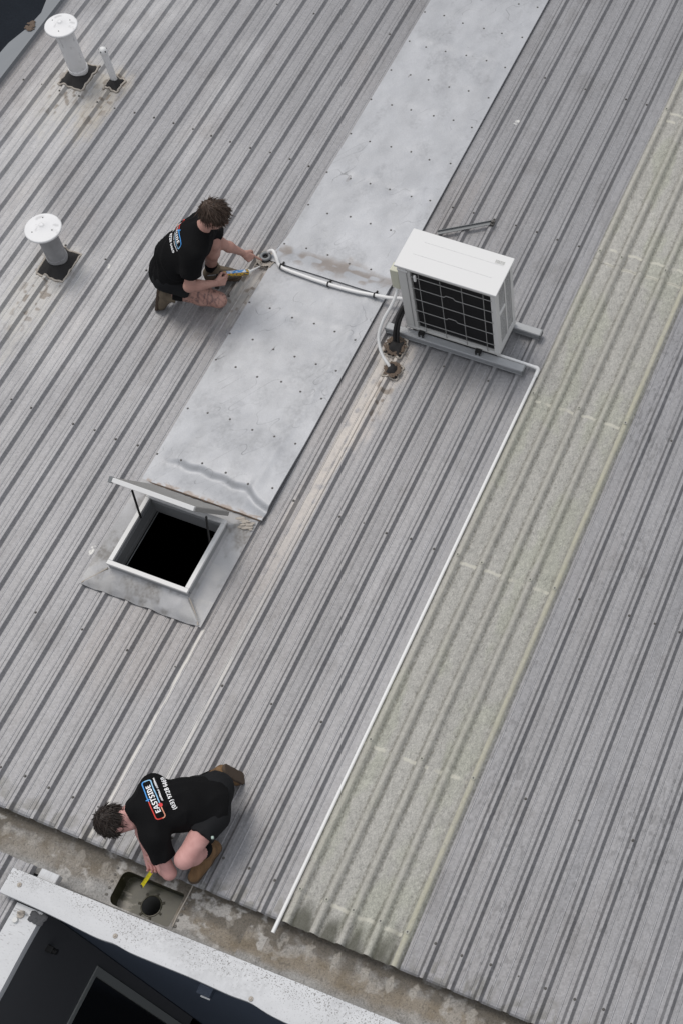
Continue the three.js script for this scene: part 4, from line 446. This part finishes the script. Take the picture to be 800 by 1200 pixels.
    for (let s = 0; s <= K; s++) { const a = s / K, c = p.clone().addScaledVector(d, L * a).addScaledVector(n, L * (0.16 * a - 0.24 * a * a) + 0.001), r = w * (1 - a * a * 0.92); for (const [e, f2] of [[1, 0], [0, 1], [-1, 0], [0, -1]]) { const m = side.clone().multiplyScalar(e).addScaledVector(n, f2 * 0.6); const z = c.clone().addScaledVector(m, r); lp.push(z.x, z.y, z.z); m.normalize(); ln.push(m.x, m.y, m.z); lc.push(o.hair[0] * q, o.hair[1] * q, o.hair[2] * q); } } for (let s = 0; s < K; s++) for (let e = 0; e < 4; e++) { const a = b0 + s * 4 + e, b = b0 + s * 4 + (e + 1) % 4; li.push(a, a + 4, b, b, a + 4, b + 4); } }
  const lg = new THREE.BufferGeometry(); lg.setAttribute('position', new THREE.Float32BufferAttribute(lp, 3)); lg.setAttribute('normal', new THREE.Float32BufferAttribute(ln, 3)); lg.setAttribute('color', new THREE.Float32BufferAttribute(lc, 3)); lg.setAttribute('uv', new THREE.Float32BufferAttribute(new Float32Array(lp.length / 3 * 2), 2)); lg.setIndex(li); mesh('hair', mergeGeometries([hb, lg]), M.hair, T);
  // --- T-shirt
  const fold = (x, y, z) => 0.014 * (vn(x * 11 + y * 6, z * 11 - y * 7, 331) - 0.5) + 0.013 * Math.abs(Math.sin(x * 31 + y * 22 + z * 17 + 5 * vn(x * 6, z * 6 + y * 6, 332))) * vn(x * 5 + 3, z * 5 + y * 5, 333); const g = o.loose; const hemDir = J.pelvis.clone().sub(J.belly).normalize();
  const tor = union([bone(lerpV(J.hipR, J.hipL, 0.12).addScaledVector(hemDir, 0.0), lerpV(J.chest, J.shR, 0.45), 0.117 + g, 0.105 + g), bone(lerpV(J.hipR, J.hipL, 0.88), lerpV(J.chest, J.shL, 0.45), 0.117 + g, 0.105 + g), bone(J.pelvis, J.belly, 0.125 + g, 0.125 + g), bone(J.belly, J.chest, 0.125 + g, 0.125 + g), bone(lerpV(J.chest, J.neck, 0.4), J.neck, 0.10, 0.072), bone(J.shR, J.shL, 0.075, 0.075)], 0.07);
  const torso = inter(tor, half(J.pelvis.clone().addScaledVector(hemDir, o.hem), hemDir.clone().add(o.hemTilt || V(0, 0, 0)).normalize())); const neckDir = J.skull.clone().sub(J.neck).normalize(); const torso2 = inter(torso, half(J.neck.clone().addScaledVector(neckDir, o.collar), neckDir));
  const sleeve = (s, e) => { const d = e.clone().sub(s).normalize(); return inter(bone(s, e, 0.080, 0.082), half(lerpV(s, e, o.sleeve), d)); }; const sR = sleeve(J.shR, J.elR), sL = sleeve(J.shL, J.elL); const shirtF = (x, y, z) => smin(smin(torso2(x, y, z), sR(x, y, z), 0.05), sL(x, y, z), 0.05) + fold(x, y, z) - 0.004;
  const [sl, sh] = bounds([J.pelvis, J.neck, J.shR, J.shL, J.elR, J.elL, J.hipR, J.hipL], 0.2); const sg = nets(shirtF, sl, sh, 0.0095); const shirt = mesh('shirt', sg, M.shirt, T);
  // --- shorts
  const leg = (h, k) => { const d = k.clone().sub(h).normalize(); return inter(bone(h, k, 0.112, 0.090), half(lerpV(h, k, o.shorts), d)); }; const sf = [leg(J.hipR, J.knR), leg(J.hipL, J.knL), bone(J.hipR, J.hipL, 0.112, 0.112)]; const shortsF = (x, y, z) => union(sf, 0.03)(x, y, z) + fold(x * 1.3, y, z) * 0.8 - 0.002; const [a1, b1] = bounds([J.hipR, J.hipL, lerpV(J.hipR, J.knR, o.shorts), lerpV(J.hipL, J.knL, o.shorts)], 0.15); const sho = mesh('shorts', nets(shortsF, a1, b1, 0.0105), M.shorts, T);
  if (o.badge) mesh('badge', o.badge, mat(0.4, 0.5, 0.45, 0.7), sho);
  // --- socks and boots
  for (const [an, kn, fd, fu, dull] of o.feet) { mesh('sock', tube([an.clone().addScaledVector(kn.clone().sub(an).normalize(), 0.03), an.clone().addScaledVector(kn.clone().sub(an).normalize(), 0.075), an.clone().addScaledVector(kn.clone().sub(an).normalize(), 0.11)].map(p => [p.x, p.y, p.z]), 0.050, 8, 18), M.sock, T);
    const d = fd.clone().normalize(), u = fu.clone().addScaledVector(d, -fu.dot(d)).normalize(), s = d.clone().cross(u); const at = (f, h, q = 0) => an.clone().addScaledVector(d, f * 1.12 + 0.004).addScaledVector(u, h).addScaledVector(s, q);
    const up = union([bone(at(-0.02, -0.045), at(0.02, 0.045), 0.048, 0.052), bone(at(-0.028, -0.05), at(0.07, -0.048), 0.045, 0.044), bone(at(0.03, -0.005), at(0.12, -0.045), 0.045, 0.042), bone(at(0.07, -0.05), at(0.165, -0.056), 0.044, 0.040)], 0.03), cut = half(at(0, -0.082), u.clone().negate()), topc = half(at(0, 0.055), u); const bootF = (x, y, z) => Math.max(up(x, y, z) + 0.004 * Math.abs(Math.sin((x + z) * 60 + y * 40)) * vn(x * 14, z * 14, 341), cut(x, y, z), topc(x, y, z)); const [a, b] = bounds([at(-0.03, -0.05), at(0.165, -0.05), at(0, 0.05)], 0.07); const bo = mesh('boot', nets(bootF, a, b, 0.0075), dull ? M.leatherDull : M.leather, T);
    const so = union([bone(at(-0.032, -0.09), at(0.06, -0.09), 0.045, 0.042), bone(at(0.06, -0.09), at(0.165, -0.09, 0.004), 0.042, 0.046)], 0.02), c1 = half(at(0, -0.098), u.clone().negate()), c2 = half(at(0, -0.074), u); mesh('sole', nets((x, y, z) => Math.max(so(x, y, z), c1(x, y, z), c2(x, y, z)), a.clone().subScalar(0.03), b.clone().addScalar(0.03), 0.0075), M.sole, bo);
    const lace = []; for (let i = 0; i < 4; i++) lace.push(rod(at(0.045 + i * 0.022, 0.030 - i * 0.011, -0.026), at(0.052 + i * 0.022, 0.027 - i * 0.011, 0.026), 0.0028, 6)); mesh('laces', lace, M.sole, bo); }
  // --- print on the back of the shirt
  t.updateMatrixWorld(true); const up2 = o.print.up.clone(), out = J.back.clone(), fr = ortho(up2, out); const rt = fr.U.clone().cross(fr.N).normalize(); const eu = new THREE.Euler().setFromRotationMatrix(new THREE.Matrix4().makeBasis(rt, fr.U, fr.N)); const dg = new DecalGeometry(shirt, o.print.at, eu, V(o.print.w, o.print.w * 0.64, 0.28)); { const p = dg.attributes.position, n = dg.attributes.normal; for (let i = 0; i < p.count; i++) p.setXYZ(i, p.getX(i) + n.getX(i) * 0.002, p.getY(i) + n.getY(i) * 0.002, p.getZ(i) + n.getZ(i) * 0.002); } mesh('back_print', dg, M.print, shirt);
  return t; }
{ const c = document.createElement('canvas'); c.width = 512; c.height = 328; const g = c.getContext('2d'); g.clearRect(0, 0, 512, 328); g.lineWidth = 11; const L = 22, R = 490, T = 36, B = 138, r = 34;
  const half1 = (col, fn) => { g.strokeStyle = col; g.beginPath(); fn(); g.stroke(); };
  half1('#e0463c', () => { g.moveTo(245, T); g.lineTo(L + r, T); g.quadraticCurveTo(L, T, L, T + r); g.lineTo(L, B - r); }); half1('#f2a98c', () => { g.moveTo(L, B - r - 4); g.quadraticCurveTo(L, B, L + r, B); g.lineTo(135, B); }); half1('#4d9fe8', () => { g.moveTo(265, T); g.lineTo(R - r, T); g.quadraticCurveTo(R, T, R, T + r); }); half1('#9fd3f5', () => { g.moveTo(R, T + r - 4); g.lineTo(R, B - r); g.quadraticCurveTo(R, B, R - r, B); g.lineTo(180, B); });
  half1('#4d9fe8', () => { g.moveTo(262, 12); g.lineTo(262, 60); g.moveTo(240, T); g.lineTo(290, T); }); g.fillStyle = '#ee4b4b'; g.beginPath(); g.arc(160, B, 22, 0, 7); g.fill();
  g.fillStyle = '#ffffff'; g.font = 'bold 78px sans-serif'; g.textAlign = 'center'; g.textBaseline = 'middle'; g.fillText('EASTSIDE', 256, 90, 425);
  for (let i = 0; i < 46; i++) if (i !== 22 && i !== 23) { const h = 12 + 8 * hsh(i, 3, 351); g.fillRect(196 + i * 6.4, 184 - h, 4.6, h); }
  g.font = 'bold 62px sans-serif'; g.fillText('(03) 9728 6469', 262, 262, 420);
  const tx = new THREE.CanvasTexture(c); tx.colorSpace = THREE.SRGBColorSpace; M.print = new THREE.MeshStandardMaterial({ map: tx, transparent: true, alphaTest: 0.35, roughness: 0.7, polygonOffset: true, polygonOffsetFactor: -4 }); }
// worker sealing the boot beside the cover flashing
{ const Fw = V(0.94, 0, -0.34), Rt = V(0.34, 0, 0.94);
  const J = { pelvis: V(-3.05, 0.36, -3.98), belly: V(-2.97, 0.50, -4.03), chest: V(-2.84, 0.64, -4.10), neck: V(-2.745, 0.765, -4.155), skull: V(-2.67, 0.85, -4.20), head: V(-2.632, 0.905, -4.222), hipR: V(-3.02, 0.33, -3.90), hipL: V(-3.07, 0.33, -4.07), knR: V(-2.675, 0.085, -4.00), anR: V(-3.035, 0.16, -3.87), knL: V(-2.755, 0.50, -4.235), anL: V(-2.87, 0.10, -4.24), shR: V(-2.735, 0.68, -3.96), elR: V(-2.775, 0.41, -3.84), wrR: V(-2.665, 0.295, -4.01), shL: V(-2.80, 0.69, -4.27), elL: V(-2.755, 0.38, -4.33), wrL: V(-2.665, 0.17, -4.44), headUp: V(0.55, 0.83, -0.1), headFace: V(0.72, -0.62, -0.22), back: V(-0.62, 0.76, 0.22) };
  const thighC = (x, y, z) => clamp(1 - Math.min(bone(J.hipR, J.knR, 0.1, 0.075)(x, y, z), bone(J.knR, J.anR, 0.07, 0.05)(x, y, z)) * 60, 0, 1);
  person(J, 'kneeling worker in black printed T-shirt pointing at a pipe boot', { seed: 77, skin: [0.47, 0.265, 0.215], hair: [0.058, 0.036, 0.024], collar: 0.034, hairLen: 1.15, loose: 0.012, hem: 0.135, sleeve: 0.62, shorts: 0.42,
    tattoo: (x, y, z, C) => { const a = thighC(x, y, z); if (a > 0.2 && y < 0.33) { const n = vn(x * 46, z * 46 + y * 40, 361), n2 = vn(x * 90 + y * 60, z * 90, 362); const k = sst(0.42, 0.5, n) * sst(0.62, 0.52, n) * 0.75 + 0.3 * sst(0.55, 0.8, n2); C.lerp(new THREE.Color(0.07, 0.05, 0.055), Math.min(0.8, k * a)); } },
    hands: [[J.wrL, V(0.085, -0.115, -0.03).normalize(), V(-0.2, -0.7, -0.45), 1, [0.1, 1.25, 1.3, 1.3, 0.5]], [J.wrR, V(0.045, -0.03, -0.07).normalize(), V(-0.62, -0.25, -0.5), 1, [0.95, 1.0, 1.05, 1.1, 0.5]]],
    feet: [[J.anR, J.knR, V(-0.28, -0.95, 0.10), V(0.90, -0.26, -0.32), true], [J.anL, J.knL, Fw.clone().add(V(0.1, 0, -0.05)), V(0, 1, 0), true]], print: { at: V(-2.90, 0.715, -4.055), w: 0.285, up: V(0.6, 0.7, -0.25) } }); }
// worker bending over the sump
{ const J = { pelvis: V(-0.70, 0.345, -0.245), belly: V(-0.83, 0.42, -0.17), chest: V(-0.97, 0.46, -0.075), neck: V(-1.085, 0.475, 0.0), skull: V(-1.145, 0.455, 0.06), head: V(-1.178, 0.435, 0.10), hipR: V(-0.72, 0.33, -0.33), hipL: V(-0.655, 0.33, -0.17), knR: V(-1.05, 0.085, -0.25), anR: V(-0.815, 0.165, -0.455), knL: V(-0.68, 0.36, 0.15), anL: V(-0.645, 0.11, -0.005), shR: V(-1.045, 0.50, -0.16), elR: V(-1.10, 0.27, 0.02), wrR: V(-1.02, 0.11, 0.16), shL: V(-0.895, 0.45, 0.105), elL: V(-0.775, 0.225, 0.245), wrL: V(-0.925, 0.125, 0.19), headUp: V(-0.82, -0.10, 0.52), headFace: V(0.10, -0.95, 0.24), back: V(0.15, 0.98, -0.1) };
  person(J, 'crouching worker in black printed T-shirt measuring the gutter sump', { seed: 991, skin: [0.62, 0.335, 0.305], hair: [0.022, 0.014, 0.010], collar: 0.045, hairLen: 0.85, loose: -0.007, hem: 0.085, sleeve: 0.56, shorts: 0.50,
    hands: [[J.wrL, V(-0.08, -0.055, 0.01).normalize(), V(-0.3, -0.5, -0.55), -1, [0.85, 0.9, 0.95, 1.0, 0.4]], [J.wrR, V(0.05, -0.06, 0.05).normalize(), V(0.5, -0.3, 0.5), -1, [0.8, 0.9, 0.9, 0.9, 0.4]]],
    feet: [[J.anL, J.knL, V(-0.16, 0, 0.98), V(0, 1, 0), false], [J.anR, J.knR, V(0.20, -0.96, -0.14), V(-0.80, -0.22, 0.52), false]], badge: box(0.014, 0.02, 0.016).rotateY(0.5).translate(-0.565, 0.40, -0.03), print: { at: V(-0.945, 0.565, -0.115), w: 0.285, up: V(-0.66, 0, 0.75) } }); }
// the tools in their hands
{ const t = thing('caulking_gun', 'caulking gun with blue and yellow cartridge held by the kneeling worker', 'caulking gun'); const B = V(-2.70, 0.25, -4.125), E = V(-2.556, 0.13, -4.305), d = E.clone().sub(B).normalize();
  M.cart = new THREE.MeshStandardMaterial({ roughness: 0.4, map: colourTex(128, 64, (u, v, o) => { const yel = v < 0.12 || v > 0.88 || u < 0.5; const w = sst(0.45, 0.6, vn(u * 26, v * 14, 371)); if (yel) { o[0] = 0.55; o[1] = 0.33; o[2] = 0.03; if (w > 0.8) { o[0] = o[1] = o[2] = 0.08; } } else { o[0] = mix(0.06, 0.75, w); o[1] = mix(0.28, 0.78, w); o[2] = mix(0.66, 0.8, w); } }) });
  mesh('cartridge', rod(B.clone().addScaledVector(d, 0.03), E, 0.025, 24), M.cart, t); mesh('front_ring', rod(E.clone().addScaledVector(d, -0.006), E.clone().addScaledVector(d, 0.006), 0.028, 20), M.offwhite, t); mesh('nozzle', rod(E, V(-2.545, 0.035, -4.455), 0.011, 12, 0.004), M.pvc, t);
  mesh('cradle', rod(B.clone().addScaledVector(d, 0.0).add(V(0, -0.024, 0)), E.clone().add(V(0, -0.024, 0)), 0.008, 8), M.black, t); mesh('back_plate', rod(B.clone().addScaledVector(d, 0.015), B.clone().addScaledVector(d, 0.03), 0.03, 16), M.black, t); mesh('plunger', rod(B.clone().addScaledVector(d, -0.10), B, 0.005, 8), M.galvDark, t); const hd = B.clone().addScaledVector(d, -0.01); mesh('handle', rod(hd, hd.clone().add(V(0.045, -0.02, 0.11)), 0.016, 10), M.black, t); mesh('trigger', bar(hd.clone().addScaledVector(d, 0.03), hd.clone().add(V(0.085, -0.03, 0.07)), 0.014, 0.008), M.galvDark, t); }
{ const t = thing('tape_measure', 'yellow tape measure blade dipped into the gutter sump', 'tape measure'); M.tape = new THREE.MeshStandardMaterial({ roughness: 0.4, map: colourTex(64, 256, (u, v, o) => { const k = (v * 24) % 1 < 0.18 && u < ((v * 6) % 1 < 0.25 ? 0.8 : 0.4); o[0] = k ? 0.05 : 0.88; o[1] = k ? 0.05 : 0.76; o[2] = k ? 0.05 : 0.03; }) }); const a = V(-0.955, 0.02, 0.205), b = V(-1.045, -0.17, 0.335), dd = b.clone().sub(a), sd = V(0.78, 0, 0.52).normalize(); mesh('blade', sheet(6, 10, (u, v) => { const p = a.clone().addScaledVector(dd, v).addScaledVector(sd, (u - 0.5) * 0.03); p.y += 0.004 * (1 - (2 * u - 1) ** 2) * -1; return [p.x, p.y, p.z, u, v]; }), M.tape, t); mesh('end_hook', bar(b.clone().addScaledVector(sd, -0.012), b.clone().addScaledVector(sd, 0.012), 0.012, 0.006), M.black, t); mesh('case', new RoundedBoxGeometry(0.05, 0.06, 0.06, 3, 0.012).translate(-0.975, 0.07, 0.18), mat(0.5, 0.4, 0.03, 0.5), t); }

renderer.render(scene, camera);
